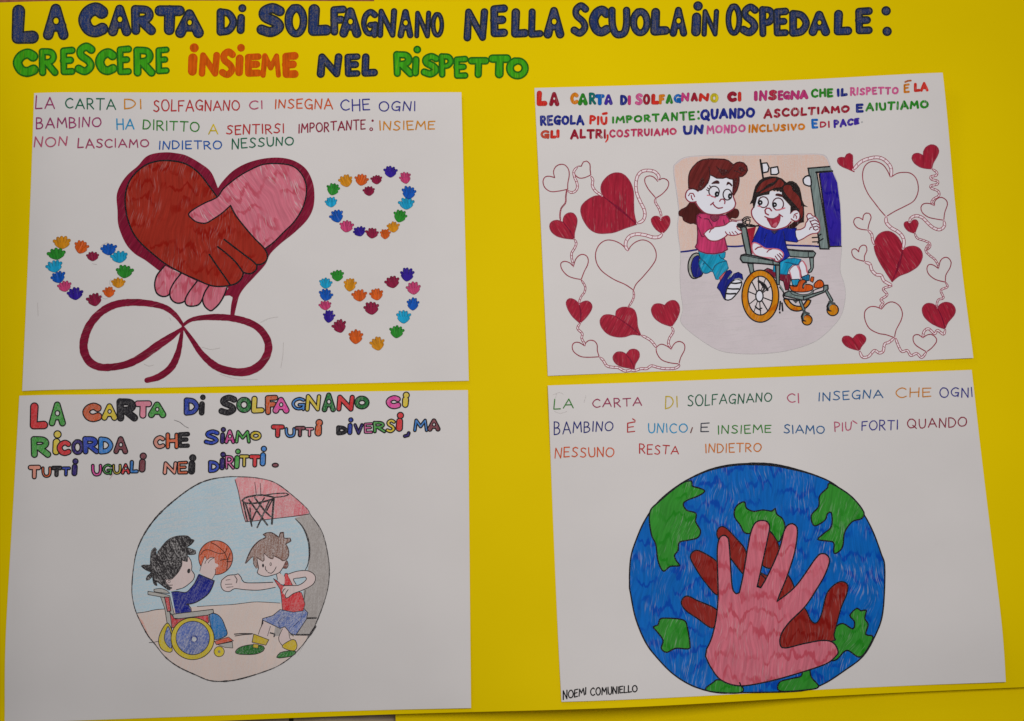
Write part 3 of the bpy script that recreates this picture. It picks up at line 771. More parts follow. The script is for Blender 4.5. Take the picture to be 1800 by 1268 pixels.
for side in (lambda t: t[0][0] < 1400 and not (t[0][0] == 0 and False), lambda t: t[0][0] >= 1400):
    K = Canvas(z2, 18); objs = {}; LN = ink(WOUT, 'pen')
    for n, h in enumerate(HL):
        if not side(h): continue
        T, filled, N, L, tip, R_h = h; k = 'h%d' % n
        a = P(N + ' ' + L + ' ' + tip, T); b = P(tip + ' ' + R_h + ' ' + N, T)
        ring = cr(a, False, 3) + cr(b, False, 3)[1:-1]
        if filled: K.fill(k, ink(WINE, 'felt', random.choice((.05, .5, -.35, -.5)), None, .22), ring)
        w = 1.8 if filled else 1.65
        K.line(k, LN, a, w); K.line(k, LN, b, w)
        if filled and n in (2, 4, 8, 9, 12, 20, 23):   # the darker pass from the notch to the tip
            K.fill(k, ink((122, 22, 48), 'felt', .2, None, .1), ribbon(cr([a[0], ((a[0][0] * .5 + a[-1][0] * .5) + 2, a[0][1] * .5 + a[-1][1] * .5), a[-1]]), [1, 5 if n in (2, 20) else 2.5, 1], False, .3))
        objs[k] = ('drawn_heart', S2, 'filled red heart' if filled else 'outlined heart')
    for n, r in enumerate(RL):
        if not side(r): continue
        T, s, w = r; k = 'r%d' % n
        c = cr(P(s, T), False, 2.0); m = len(c)
        L_, R2 = [], []
        for i, p in enumerate(c):
            q0, q1 = c[max(i - 1, 0)], c[min(i + 1, m - 1)]; d = math.dist(q0, q1) or 1
            nx, ny = -(q1[1] - q0[1]) / d, (q1[0] - q0[0]) / d
            e = w / 2 * min(1, .25 + min(i, m - 1 - i) * .3)
            L_.append((p[0] + nx * e, p[1] + ny * e)); R2.append((p[0] - nx * e, p[1] - ny * e))
        if w > 2: K.fill(k, ink((205, 190, 194), 'plain'), ribbon(c, w * .8))
        K.line(k, LN, L_, 1.15, False); K.line(k, LN, R2, 1.15, False)
        st = max(2, int(w * .85 + 1.2))
        for i in range(st, m - st, st): K.line(k, LN, [L_[i], R2[min(i + 1, m - 1)]], .85, False)
        objs[k] = ('drawn_string', S2, None)
    K.build(objs)

# the pasted picture: a girl pushes a boy in a wheelchair
Z1, Z2, Z3, Z4, Z5, Z6 = (1180, 265, 11.25), (1180, 350, 11.25), (1300, 290, 11.25), (1300, 370, 11.25), (1195, 430, 9.057), (1360, 440, 9.054)
Y1, Y2 = (1180, 260, 5.625), (1180, 430, 5.625)
K = Canvas(z2, 20)
SKN = ink((203, 201, 209), 'plain'); OUT = ink((140, 48, 66), 'pen'); BLK = ink((26, 24, 28), 'pen'); GRY = ink((118, 132, 130), 'felt', .2, None, .12)


def poly(k, m, s, T, curve=True, edge=None, w=1.9):
    q = P(s, T)
    K.fill(k, m, cr(q, True, 2.5) if curve else q)
    if edge: K.line(k, edge, q, w, curve, True)


def st(k, m, s, T, w=2.0, curve=True): K.line(k, m, P(s, T), w, curve)


PIC = '100,110 200,85 500,72 850,70 1300,62 1480,65 1540,100 1580,200 1640,340 1670,560 1680,760 1685,980 1672,1130 1672,1230 1710,1350 1720,1476 1680,1656 1560,1806 1400,1926 1150,2006 900,2036 680,2036 480,2006 300,1906 100,1736 115,1596 95,1436 85,1256 90,1050 60,800 70,600 20,230 40,160'
poly('pic', ink((188, 177, 181), 'pencil', 1.5, None, .30), PIC, Y1)
K.line('pic', ink((176, 170, 172), 'pen'), P(PIC, Y1), .55, True, True)
WALLC = ink((206, 172, 158), 'pencil', 0, None, .60)
K.fill('wall', WALLC, cr(P('110,118 200,93 500,80 850,78 1300,70 1470,73 1530,105 1570,200 1630,340 1660,560 1672,760 1674,970', Y1), False, 3) + P('1130,965 720,968 555,975 100,1020', Y1) + cr(P('92,1010 68,800 78,600 30,230 48,165', Y1)))
NVY = ink((26, 30, 112), 'pen')
for s in ('97,1030 170,1022 255,1008', '550,975 640,977 730,968', '1128,962 1250,968 1390,972 1465,978'): st('skirt', NVY, s, Y1, 3.2)
# lamp on the wall, door
st('lamp', BLK, '880,120 890,200 908,300', Y1, 3.2, False)
for s in ('895,155 945,150 966,195 955,238 905,250', '982,200 1050,188 1063,248 1040,266 985,266'): poly('lamp', SKN, s, Y1, False, BLK, 2.6)
poly('door', GRY, '1350,200 1568,184 1592,232 1440,246 1563,1000 1472,1000 1375,330', Y1, False)
poly('panel', ink((48, 32, 146), 'marker', .1, None, .2), '1462,250 1592,234 1640,345 1668,560 1678,760 1680,975 1562,975 1500,560', Y1, False)
for s, w in (('1352,204 1372,330 1420,660 1470,1000 1560,1002', 2.6), ('1350,204 1565,186', 2.6), ('1432,244 1592,232', 3.6), ('1438,250 1480,500 1530,800 1555,990', 2.2), ('1462,262 1510,600 1566,985', 2.6), ('1566,978 1680,975', 2.2)): st('door', BLK, s, Y1, w, False)
poly('knob', SKN, '1372,282 1325,286 1303,310 1310,355 1340,374 1382,374', Y1, True, BLK, 2.6)
for s in ('1393,890 1442,886', '1396,932 1452,930', '1448,860 1462,900 1448,945', '1450,872 1480,856', '1460,925 1500,900'): st('door', BLK, s, Y1, 2.4, False)

# wheelchair, far side first
poly('cushion', ink((120, 30, 52), 'felt'), '905,262 950,235 1060,275 1180,300 1180,352 1160,452 1128,452 1108,365 1030,335 960,295', Y2, False, BLK, 1.5)
poly('cushion', ink((160, 34, 54), 'felt'), '130,370 325,325 262,600 258,860 215,900 205,640', Z4, False)
poly('frame', GRY, '930,775 1200,795 1450,800 1505,850 1470,925 1300,935 1000,915', Z4, False, BLK, 2.2)
st('frame', BLK, '930,775 1200,800 1440,812', Z4, 3.6); st('frame', BLK, '1360,830 1355,925', Z4, 1.6)
poly('frame', GRY, '570,122 632,122 632,280 600,345 550,366 553,330 590,290', Z6, False, BLK, 2.0)
OWH = ink((222, 140, 18), 'marker', .3, None, .25)
poly('wheel2', OWH, '160,785 205,880 280,950 360,970 450,955 545,890 590,800 540,785 470,875 400,895 320,878 260,830 228,785', Z6, True, BLK, 2.6)
poly('wheel2', ink((70, 72, 74), 'pen'), '300,800 350,850 400,800', Z6, False)
poly('frame', GRY, '180,680 245,650 470,725 480,740 790,645 800,560 862,558 866,620 800,672 490,795 450,795 170,730', Z6, False, BLK, 2.4)
st('frame', BLK, '472,735 476,790', Z6, 1.8); st('frame', BLK, '95,590 160,680 160,760 430,805', Z6, 2.6); st('frame', GRY, '100,560 150,640', Z6, 2.4)
for s in ('425,815 480,950', '840,655 920,800'): st('frame', BLK, s, Z6, 6.4, False); st('frame', GRY, s, Z6, 2.6, False)
for cx, cy, r in ((530, 1112, 84), (938, 952, 95)):
    c0 = (1360 + cx / 9.054, 440 + cy / 9.054)
    K.fill('castor%d' % cx, BLK, disc(c0, r / 9.054 + .8, 24)); K.fill('castor%d' % cx, OWH, disc(c0, r / 9.054 - 1.4, 24))
    K.fill('frame', BLK, ribbon(cr([(c0[0] - 4, c0[1] - 12), (c0[0] - 8.5, c0[1] - 6), (c0[0] - 7, c0[1] + 1), (c0[0] - 2.5, c0[1] + 2)]), [8, 6, 4, 2]))
    K.fill('frame', GRY, ribbon(cr([(c0[0] - 3, c0[1] - 11), (c0[0] - 6.5, c0[1] - 6), (c0[0] - 5.5, c0[1] - 1)]), [4, 2.6, 1]))
    K.fill('frame', ink((70, 76, 78), 'pen'), ribbon([(c0[0] - 6, c0[1] - 14), (c0[0] + 3, c0[1] - 11)], 4.2))

# seated boy
TRS = ink((24, 146, 188), 'felt', .4, None, .12); TOUTL = ink((18, 74, 112), 'pen'); PKL = ink((206, 112, 126), 'pen')
poly('boy', SKN, '400,230 450,168 500,230 530,320 540,392 450,425 428,330', Z6, True, OUT, 1.6)
st('boy', PKL, '470,180 512,250 530,350', Z6, 2.6)
poly('boy', SKN, '250,330 300,262 360,240 410,300 430,400 425,462 290,465 268,400', Z6, True, OUT, 1.4)
st('boy', PKL, '375,255 412,330 422,430', Z6, 2.4); st('boy', PKL, '255,340 285,440', Z6, 1.6)
poly('shorts', TRS, '105,190 200,140 330,128 435,150 382,238 300,232 240,300 210,392 100,380 -10,340 0,250', Z6, False, TOUTL, 1.6)
st('shorts', TOUTL, '180,195 240,200 320,220 385,232', Z6, 1.8)
poly('sock', ink((34, 146, 190), 'felt'), '280,470 400,462 412,495 380,562 300,560', Z6, False, BLK, 1.6); poly('sock2', ink((30, 110, 150), 'felt'), '440,432 545,388 572,402 562,485 480,495', Z6, False, BLK, 1.6)
SHO = ink((220, 92, 26), 'felt', .3, None, .12)
poly('frame', GRY, '275,655 420,705 560,695 632,640 760,600 640,640 620,690 540,722 420,732 300,705', Z6, True, BLK, 1.4)
poly('shoe2', SHO, '580,492 600,425 640,430 622,515', Z6, True, BLK, 1.5); poly('shoe2', SHO, '640,545 700,482 760,480 797,540 772,592 700,603 645,595', Z6, True, BLK, 1.9)
poly('shoe1', SHO, '252,555 300,572 370,576 395,505 450,470 512,488 490,540 560,545 622,572 627,620 560,655 420,668 285,645', Z6, True, BLK, 1.9)
st('shoe1', BLK, '515,510 475,545 468,600', Z6, 3.6); st('shoe1', GRY, '508,530 482,560 472,590', Z6, 1.6)
TEE = ink((26, 38, 148), 'felt', .3, None, .06); TEL = ink((18, 22, 84), 'pen')
poly('arm', SKN, '1090,410 1200,382 1290,330 1310,250 1352,192 1325,115 1355,66 1412,70 1440,110 1500,130 1552,200 1582,290 1582,400 1530,452 1440,462 1350,502 1240,570 1120,595', Z4, True, OUT, 1.9)
for s in ('1340,190 1385,160 1460,150', '1400,225 1490,190 1560,240', '1420,295 1500,260 1570,290', '1465,320 1460,370 1500,395 1555,370', '1380,380 1400,340 1440,330', '1390,210 1440,310', '1475,330 1530,310 1570,345'): st('arm', ink((112, 40, 60), 'pen'), s, Z4, 1.9)
HB2, HBK = ink((116, 42, 38), 'felt', .4, None, .05), ink((34, 24, 24), 'pen')
poly('hair_b', ink((52, 26, 26), 'felt'), '1270,60 1275,240 1235,245 1190,260 1090,352 1000,365 920,345 1040,250 1100,200 1180,100', Z4, False)
poly('hair_b', HBK, '1265,240 1230,245 1215,150 1270,100', Z4, False)
poly('tee', TEE, '400,295 450,310 560,368 700,386 860,345 1000,365 1125,352 1100,420 1112,520 1155,612 1130,632 900,602 925,720 995,900 900,972 800,1020 640,960 400,820 270,700 250,632 300,500 350,400', Z4, False, TEL, 1.8)
for s in ('540,460 500,540 490,640', '870,420 890,560 900,640', '620,400 690,470 760,390'): st('tee', TEL, s, Z4, 1.6)
poly('tee', ink((60, 50, 70), 'pen'), '640,395 690,455 740,392', Z4, True)
poly('boy', SKN, '262,650 330,648 410,690 470,735 540,762 650,760 760,772 830,812 867,872 840,952 760,1012 700,1002 680,962 600,942 480,932 350,902 280,852 245,745', Z4, True, PKL, 2.2)
st('boy', OUT, '310,775 360,735 430,725', Z4, 2.4); st('boy', OUT, '540,830 575,790 640,765', Z4, 2)
for s in ('705,905 735,950 760,985', '745,875 790,920 815,955', '790,855 835,900 845,925'): st('boy', ink((112, 44, 60), 'pen'), s, Z4, 2)
poly('boy', SKN, '330,640 480,600 590,578 600,520 830,540 840,640 1000,820 1000,960 1060,905 1130,895 1185,950 1192,1040 1150,1105 1080,1112 1020,1070 1015,1145 950,1205 850,1252 700,1284 560,1262 400,1192 300,1100 243,1000 236,900 270,850', Z3, False)
st('boy', OUT, '268,850 236,905 243,1000 300,1100 400,1192 560,1262 700,1284 850,1252 950,1205 1015,1130', Z3, 2.4)
st('boy', OUT, '1005,960 1060,905 1130,895 1185,950 1192,1040 1150,1105 1080,1112 1020,1070', Z3, 2.2)
for s in ('1068,1045 1080,985 1145,958', '1105,1000 1130,1030 1120,1065'): st('boy', OUT, s, Z3, 1.9)
# hair of the boy: dark mass, brown lights
poly('hair_b', HBK, '270,860 255,760 200,785 215,738 243,690 270,560 310,420 390,310 480,252 600,228 730,232 840,272 900,328 930,352 980,322 1050,322 1130,368 1190,458 1216,560 1240,700 1280,790 1358,836 1272,826 1280,960 1272,1130 1235,1130 1190,1040 1185,950 1130,895 1060,905 1000,962 1008,820 900,702 842,642 830,540 805,545 780,515 750,535 720,505 690,525 650,505 600,530 585,590 480,602 350,642 330,722 292,855', Z3, False)
for s in ('330,545 380,430 470,335 600,280 720,265 690,330 560,390 440,490', '400,565 520,480 680,400 780,290 850,330 875,385 820,440 700,455 560,520', '880,425 960,398 1020,425 1050,510 1120,570 1180,650 1215,780 1175,870 1100,790 1010,690 930,600 870,500', '1180,890 1235,810 1250,960 1225,1060 1200,980'): poly('hair_b', HB2, s, Z3)
for cx, cy, rx, ry, px, py, pr in ((470, 740, 98, 106, 405, 748, 52), (760, 778, 108, 120, 690, 790, 50)):
    e = ell((1300 + cx / 11.25, 290 + cy / 11.25), rx / 11.25, ry / 11.25)
    K.fill('eye_b', SKN, e); K.line('eye_b', ink((88, 36, 48), 'pen'), e, 2.2, False, True)
    K.fill('eye_b', BLK, disc((1300 + px / 11.25, 290 + py / 11.25), pr / 11.25, 18)); K.fill('eye_b', SKN, disc((1300 + px / 11.25 + .4, 290 + py / 11.25), 1.1))
poly('boy', ink((74, 28, 30), 'pen'), '705,590 730,568 800,572 860,605 845,640 760,622 710,612', Z3)
st('boy', PKL, '360,815 420,830', Z3, 2); st('boy', PKL, '720,900 800,885 895,855', Z3, 2.4)
st('boy', OUT, '632,910 592,862 532,858 502,900 512,958 572,992', Z3, 2.6)
poly('boy', ink((160, 44, 66), 'felt'), '545,1062 650,1072 740,1032 800,990 800,1055 772,1152 702,1244 640,1232 580,1132', Z3, True, OUT, 2)
poly('boy', ink((208, 110, 126), 'pen'), '650,1210 695,1150 742,1145 722,1222', Z3)
st('boy', OUT, '500,1024 580,1062 680,1066 760,1020 792,985 782,978 850,1026', Z3, 2.3)

# near side of the wheelchair
GRP = '20,345 70,315 130,342 182,600 232,885 140,905 80,650'
poly('frame', GRY, '160,1050 265,1055 270,1130 290,1250 215,1260 190,1150', Z4, False, BLK, 2.2)
poly('frame', GRY, '1030,205 1072,205 1068,400 1040,392', Y2, False, BLK, 2.2)
poly('frame', GRY, GRP, Z4, False, BLK, 2.8)
poly('frame', GRY, '12,960 30,890 100,868 350,912 650,992 795,1035 782,1085 640,1075 400,1052 60,1032', Z4, False, BLK, 2.8)
st('frame', BLK, '30,900 110,900 300,935 640,1000', Z4, 1.7); st('frame', BLK, '655,990 665,1075', Z4, 2.2)
poly('boy', SKN, '700,905 760,880 845,900 840,952 760,1016 705,1004', Z4, True); st('boy', OUT, '690,960 705,1004 760,1016 835,955', Z4, 2)
for s in ('705,905 735,950 760,985', '745,875 790,920 815,955', '790,855 835,900 845,925'): st('boy', ink((112, 44, 60), 'pen'), s, Z4, 2)
wc = (1180 + 880 / 5.625, 430 + 512 / 5.625)
K.fill('wheel1', BLK, ell(wc, 33.6, 47, 0, 60)); K.fill('wheel1', OWH, ell(wc, 31.2, 44.6, 0, 60))
K.fill('wheel1', BLK, ell((wc[0] - .2, wc[1] - 1), 22.9, 35.3, 0, 56)); K.fill('wheel1', ink((203, 190, 192), 'pencil', 0, None, .5), ell((wc[0] - .2, wc[1] - 1), 20.6, 33, 0, 56))
hc = (wc[0] - 1.6, wc[1] - .4)
for a in (12, 48, 84, 118, 150, 188, 222, 256, 292, 326):
    r = math.radians(a + 4)
    st_ = (hc[0] + 5 * math.cos(r), hc[1] + 8 * math.sin(r)); en = (wc[0] + 21.4 * math.cos(r), wc[1] - 1 + 34 * math.sin(r))
    K.line('wheel1', BLK, [st_, en], random.uniform(1.7, 2.4), False)
K.fill('wheel1', BLK, ell(hc, 7.6, 11.4)); K.fill('wheel1', SKN, ell(hc, 5.2, 8.6))
for s, w in (('865,365 920,400 950,450', 4.5), ('890,390 920,440 905,460', 3.2), ('830,610 860,640 895,630', 2.4), ('840,630 885,655', 2.0)): st('wheel1', BLK, s, Y2, w)
for s in ('105,820 92,950', '132,845 142,965', '95,985 97,998'): st('frame', BLK, s, Z6, 3.0, False)

# girl
BRH = ink((104, 38, 36), 'felt', .5, None, .04); BRD = ink((62, 24, 26), 'pen')
poly('hair_g', ink((78, 30, 28), 'felt', .2, None, .03), '370,1030 300,1116 200,1166 150,1216 160,1286 220,1306 240,1376 300,1416 380,1446 440,1436 510,1466 580,1400 640,1250 560,1150 490,1026', Z1, True, BRD, 1.8)
poly('hair_g', ink((78, 30, 28), 'felt', .2, None, .03), '1080,1266 1200,1176 1250,1150 1310,1166 1337,1236 1312,1316 1270,1338 1200,1326 1150,1360 1090,1300', Z1, True, BRD, 1.6)
poly('far_arm', ink((200, 186, 190), 'pen'), '1170,410 1300,425 1400,420 1400,500 1250,470', Z2, True, OUT, 1.6)
NVS = ink((28, 34, 124), 'felt', .3, None, .1)
poly('shoe_g2', ink((160, 160, 152), 'pen'), '300,145 220,150 160,220 130,330 140,440 180,520 230,545 300,520 360,470 330,250', Z5, True, BLK, 2.4)
poly('shoe_g2', NVS, '310,180 232,200 184,300 184,420 222,520 275,532 355,480 365,450 320,380 300,280', Z5, True, BLK, 1.6)
TRO = ink((26, 146, 182), 'felt', .5, None, .15); TRL = ink((16, 84, 112), 'pen')
poly('trousers', TRO, '295,105 400,140 550,150 725,125 718,200 690,232 742,265 775,380 740,420 690,460 640,520 610,562 572,555 530,440 490,430 430,460 370,452 330,390 302,300 330,220', Z5, False, TRL, 1.4)
for s in ('330,222 420,310 520,415', '522,415 560,340 640,288 742,265', '305,300 330,390 372,452 432,462 490,432', '370,320 390,290 395,275', '625,165 650,215 690,232'): st('trousers', TRL, s, Z5, 1.8)
poly('ankle', ink((214, 112, 122), 'pen'), '630,525 700,458 748,428 722,505 645,592', Z5, False, OUT, 1.3)
poly('shoe_g1', NVS, '745,425 800,408 832,440 800,500 775,548 822,520 860,470 930,443 990,478 1004,560 960,540 880,575 800,612 752,690 732,780 722,885 700,862 642,742 595,690 610,640 642,590 700,500', Z5, False, ink((20, 24, 80), 'pen'), 1.6)
st('shoe_g1', GRY, '770,545 800,505 818,478', Z5, 2.2)
poly('shoe_g1', SKN, '722,880 735,760 760,680 830,592 900,556 970,570 987,620 952,720 890,802 820,872 770,888', Z5, True, BLK, 2.4)
for s in ('810,612 880,622 962,610', '755,702 840,710 935,708', '738,782 800,788 885,782'): st('shoe_g1', BLK, s, Z5, 3.0)
st('shoe_g1', ink((150, 150, 150), 'pen'), '880,560 940,545 985,570', Z5, 2.6)
SHI = ink((190, 56, 102), 'felt', .2, None, .06); SHL = ink((110, 28, 62), 'pen')
poly('shirt', SHI, '510,330 560,290 680,288 780,320 940,330 1080,318 1140,400 1150,455 1080,502 1062,525 1050,760 1112,1000 1000,1062 850,1087 700,1082 570,1042 472,952 510,880 522,700 512,520 500,420', Z2, False, SHL, 2.2)
for s in ('650,395 730,400 770,470 810,540', '1035,420 1050,500', '515,540 560,640 600,740 650,750', '590,380 540,340'): st('shirt', SHL, s, Z2, 1.9)
poly('shirt', ink((128, 50, 72), 'pen'), '775,335 800,412 855,452 912,420 945,335', Z2, True, SHL, 1.8)
poly('girl', SKN, '640,692 700,630 840,560 940,545 1060,520 1130,470 1200,438 1285,455 1320,480 1300,560 1350,612 1392,662 1330,702 1220,722 1130,702 1050,762 900,832 760,822 690,762', Z2, True)
for s, w in (('650,690 710,625 840,560 950,545 1060,520 1130,468 1200,438 1290,450', 1.9), ('640,692 690,762 760,822 900,832 1050,762 1110,705', 2.3), ('755,660 780,610 840,575', 2), ('1070,650 1110,705 1220,724 1330,702 1392,668', 2), ('1290,540 1310,590 1390,640', 2), ('1150,660 1175,705', 1.6), ('1200,650 1240,700', 1.6), ('1260,640 1310,690', 1.6)): st('girl', OUT, s, Z2, w)
# push handles
for s in ('1400,430 1430,380 1500,352 1570,370', '1410,460 1450,400 1520,380 1560,420', '1430,470 1500,420 1560,440 1540,500', '1400,400 1420,480', '1480,400 1470,490 1530,530 1640,520', '1440,480 1500,500 1600,510'): st('frame', BLK, s, Z2, 2.0)
poly('frame', BLK, '1300,490 1400,480 1470,520 1430,560 1380,580 1310,560', Z2); st('frame', BLK, '1460,530 1580,545 1720,530', Z2, 3)
# face of the girl
poly('girl', SKN, '700,500 765,480 820,500 900,545 1020,548 1085,530 1150,555 1222,570 1226,700 1216,860 1242,960 1272,1040 1262,1090 1222,1156 1100,1226 950,1266 820,1266 690,1246 600,1186 520,1096 480,1020 420,1022 350,1010 292,950 280,880 310,800 370,760 480,770 590,700', Z1, False)
st('girl', OUT, '1226,700 1216,860 1242,960 1272,1045 1256,1110 1222,1156 1100,1226 950,1266 820,1268 690,1246 600,1186 520,1096 480,1020', Z1, 2.4)
st('girl', OUT, '490,1010 420,1022 350,1012 292,950 280,880 310,800 370,762 460,760 530,810', Z1, 2.2)
for s in ('340,895 370,845 430,850 460,915', '395,890 400,940 425,975'): st('girl', OUT, s, Z1, 2)
poly('hair_g', BRH, '345,745 338,600 345,500 370,410 430,320 520,230 610,185 750,165 900,168 1050,175 1130,200 1200,260 1230,280 1290,240 1350,228 1430,245 1490,310 1507,390 1470,460 1410,510 1340,522 1342,600 1330,680 1300,780 1240,880 1215,862 1226,700 1222,572 1150,557 1085,530 1020,550 900,548 820,502 765,480 750,560 720,640 650,730 590,780 530,792 480,772 420,752', Z1, False, BRD, 2.2)
for s in ('880,300 950,355 1060,375 1130,395 1090,470 1020,500 960,440', '1350,320 1420,330 1440,370 1480,400 1400,420 1330,370', '560,620 610,540 660,600 600,740 520,770', '1240,570 1290,540 1300,640 1250,760'): poly('hair_g', ink((72, 28, 28), 'pen'), s, Z1)
for s in ('755,480 760,400 740,320', '1230,285 1200,340 1150,400 1120,450', '1240,400 1320,420 1380,460'): st('hair_g', BRD, s, Z1, 1.6)
for s in ('790,660 840,610 900,588 945,610 950,657 880,657', '1088,692 1110,618 1160,632 1212,690 1192,716 1140,665'): poly('girl', ink((66, 28, 32), 'pen'), s, Z1)
for cx, cy, rx, ry, px, py, pw, ph in ((845, 812, 102, 105, 902, 862, 46, 56), (1108, 872, 84, 106, 1160, 905, 42, 60)):
    e = ell((1180 + cx / 11.25, 265 + cy / 11.25), rx / 11.25, ry / 11.25)
    K.fill('eye_g', SKN, e); K.line('eye_g', ink((50, 26, 34), 'pen'), e, 2.2, False, True)
    K.fill('eye_g', BLK, ell((1180 + px / 11.25, 265 + py / 11.25), pw / 11.25, ph / 11.25)); K.fill('eye_g', SKN, disc((1180 + px / 11.25 + .5, 265 + py / 11.25), 1.0))
for s in ('695,775 735,800', '712,735 755,770', '757,695 785,740'): st('girl', BRD, s, Z1, 1.8, False)
st('girl', PKL, '710,885 780,890 870,935', Z1, 2); st('girl', OUT, '955,1002 980,965 1030,960 1062,1000 1055,1050', Z1, 2.2)
st('girl', OUT, '778,1075 835,1024', Z1, 2.3); st('girl', OUT, '820,1042 862,1102 930,1142 1012,1128', Z1, 2.4)
K.build({'pic': ('pasted_picture', S2, None), 'wall': ('wall_area', 'pic', None), 'skirt': ('skirting_line', 'pic', None), 'lamp': ('wall_lamp', 'pic', None), 'door': ('door_frame', 'pic', None), 'panel': ('door_panel', 'pic', None), 'knob': ('door_handle', 'pic', None),
         'frame': ('wheelchair', S2, None), 'cushion': ('seat_cushion', 'frame', None), 'wheel1': ('wheel', 'frame', None), 'wheel2': ('wheel', 'frame', None), 'castor530': ('castor', 'frame', None), 'castor938': ('castor', 'frame', None),
         'boy': ('drawn_boy', S2, None), 'arm': ('raised_arm', 'boy', None), 'hair_b': ('hair', 'boy', None), 'tee': ('shirt', 'boy', None), 'shorts': ('shorts', 'boy', None), 'sock': ('sock', 'boy', None), 'sock2': ('sock', 'boy', None), 'shoe1': ('shoe', 'boy', None), 'shoe2': ('shoe', 'boy', None), 'eye_b': ('eyes', 'boy', None),
         'girl': ('drawn_girl', S2, None), 'far_arm': ('far_arm', 'girl', None), 'ankle': ('ankle', 'girl', None), 'hair_g': ('hair', 'girl', None), 'shirt': ('shirt', 'girl', None), 'trousers': ('trousers', 'girl', None), 'shoe_g1': ('shoe', 'girl', None), 'shoe_g2': ('shoe', 'girl', None), 'eye_g': ('eyes', 'girl', None)})

# ---------------------------------------------------------------- sheet 3: bubble lettering and the basketball picture
bR, bG, bO, bY, bK, bP, bB, bM, bL, bV, bN, bD = (208, 44, 50), (58, 150, 52), (228, 96, 34), (224, 196, 34), (44, 42, 46), (228, 130, 152), (30, 60, 164), (204, 54, 140), (22, 112, 186), (54, 40, 112), (122, 64, 72), (232, 148, 126)
b2 = (26, 112, 48)
bW = (204, 88, 150)
def bfill(c): return ink(c, 'pencil', .3, None, .15 if .2 * c[0] + .7 * c[1] + .1 * c[2] < 82 else .26)
def bout(c): return ink((26, 24, 28), 'pen')
def bub(*L): bubble_word(z3, S3, L, bfill, bout, 2.15, 'bubble_word', .96, None, .44)


bub(('L', 52, 84.5, 708, 755.5, bR), ('A', 85.5, 116, 706, 750, bG))
bub(('C', 144.5, 179.5, 707.5, 742, bO), ('A', 178, 207, 709, 740, bY), ('T', 236, 267.5, 704, 736, bP), ('R', 205, 242.5, 700.5, 741, bK), ('A', 260, 292.5, 706, 735.5, bG))
bub(('D', 323, 351, 699, 731, bB), ('i', 349.5, 361, 694, 730.5, bK))
bub(('S', 384, 417, 694, 731, bK), ('O', 415, 443, 698, 726, b2), ('L', 441, 465.5, 696, 727.5, bY), ('F', 465.5, 489.5, 694, 730, bO), ('A', 479, 509, 697.5, 727.5, bM), ('G', 512, 537.5, 698, 723, bL),
    ('N', 536, 565, 693, 724, bY), ('A', 565.5, 590.5, 690, 725, b2), ('N', 591, 624, 694, 724, bR), ('O', 622.5, 650, 696, 720, b2))
bub(('C', 677.5, 705, 694.5, 719.5, bM), ('i', 705, 721, 689, 717.5, bY))
bub(('R', 54, 90, 767, 805, bG), ('i', 91, 108, 757, 801, bY), ('C', 99.5, 126, 773, 802, bR), ('O', 125, 148, 772.5, 800, bV), ('R', 145, 175, 767, 799, bB), ('D', 172.5, 200, 767.5, 799, bL), ('A', 199, 225.5, 767, 799, bN))
bub(('C', 269, 291, 765, 790, bD), ('H', 291, 314.5, 760.5, 790, bO), ('E', 312, 334, 759.5, 788, bK))
bub(('S', 358, 386, 755, 783, bB), ('i', 386, 397, 751, 781, bV), ('A', 394, 414, 755, 781, bM), ('M', 412.5, 441, 756, 780, bG), ('O', 439, 460.5, 757.5, 775, bY))
bub(('T', 476, 501, 746, 770.5, bR), ('U', 500, 520.5, 751, 770.5, bL), ('T', 517.5, 537.5, 749, 769, bN), ('T', 536, 552.5, 751, 769, bP), ('i', 552, 568, 737, 767.5, bO))
bub(('D', 591, 612, 748, 765.5, bK), ('i', 610, 621, 734, 765, bB), ('V', 621, 639.5, 744, 765, bV), ('E', 639, 656, 742.5, 763, bW), ('R', 655, 679, 740, 762, bG), ('S', 677.5, 696, 736, 762, bY), ('i', 695, 710, 724.5, 759, bR))
bub((',', 708, 722, 758, 770.5, bV))
bub(('M', 726, 753, 736, 760, bL), ('A', 751, 774.5, 735.5, 759, bN))
bub(('T', 49, 72.5, 817.5, 843, bD), ('U', 72.5, 91, 820, 840.5, bO), ('T', 89.5, 110, 819, 839, bK), ('T', 107.5, 125, 820, 838, bB), ('i', 125, 138, 806, 837.5, bV))
bub(('U', 160, 180, 815.5, 838, bM), ('G', 179.5, 198, 815, 836, bG), ('U', 197, 214, 815.5, 835, bY), ('A', 212.5, 229.5, 814, 834.5, bR), ('L', 227.5, 244, 809, 833, bL), ('i', 243, 258, 796, 831, bN))
bub(('N', 286, 312.5, 811, 835, bD), ('E', 311, 331, 810, 834.5, bO), ('i', 330, 345, 799, 834.5, bK))
bub(('D', 365.5, 387, 809, 832, bB), ('i', 385, 397, 794.5, 827, bV), ('R', 395, 413, 800, 826, bW), ('i', 411, 423, 789, 825, bG), ('T', 420, 439, 799, 822, bY), ('T', 437.5, 459, 799, 822, bR), ('i', 456, 469, 784, 820, bL))
bub(('.', 477.5, 490.5, 813.5, 822.5, bN))

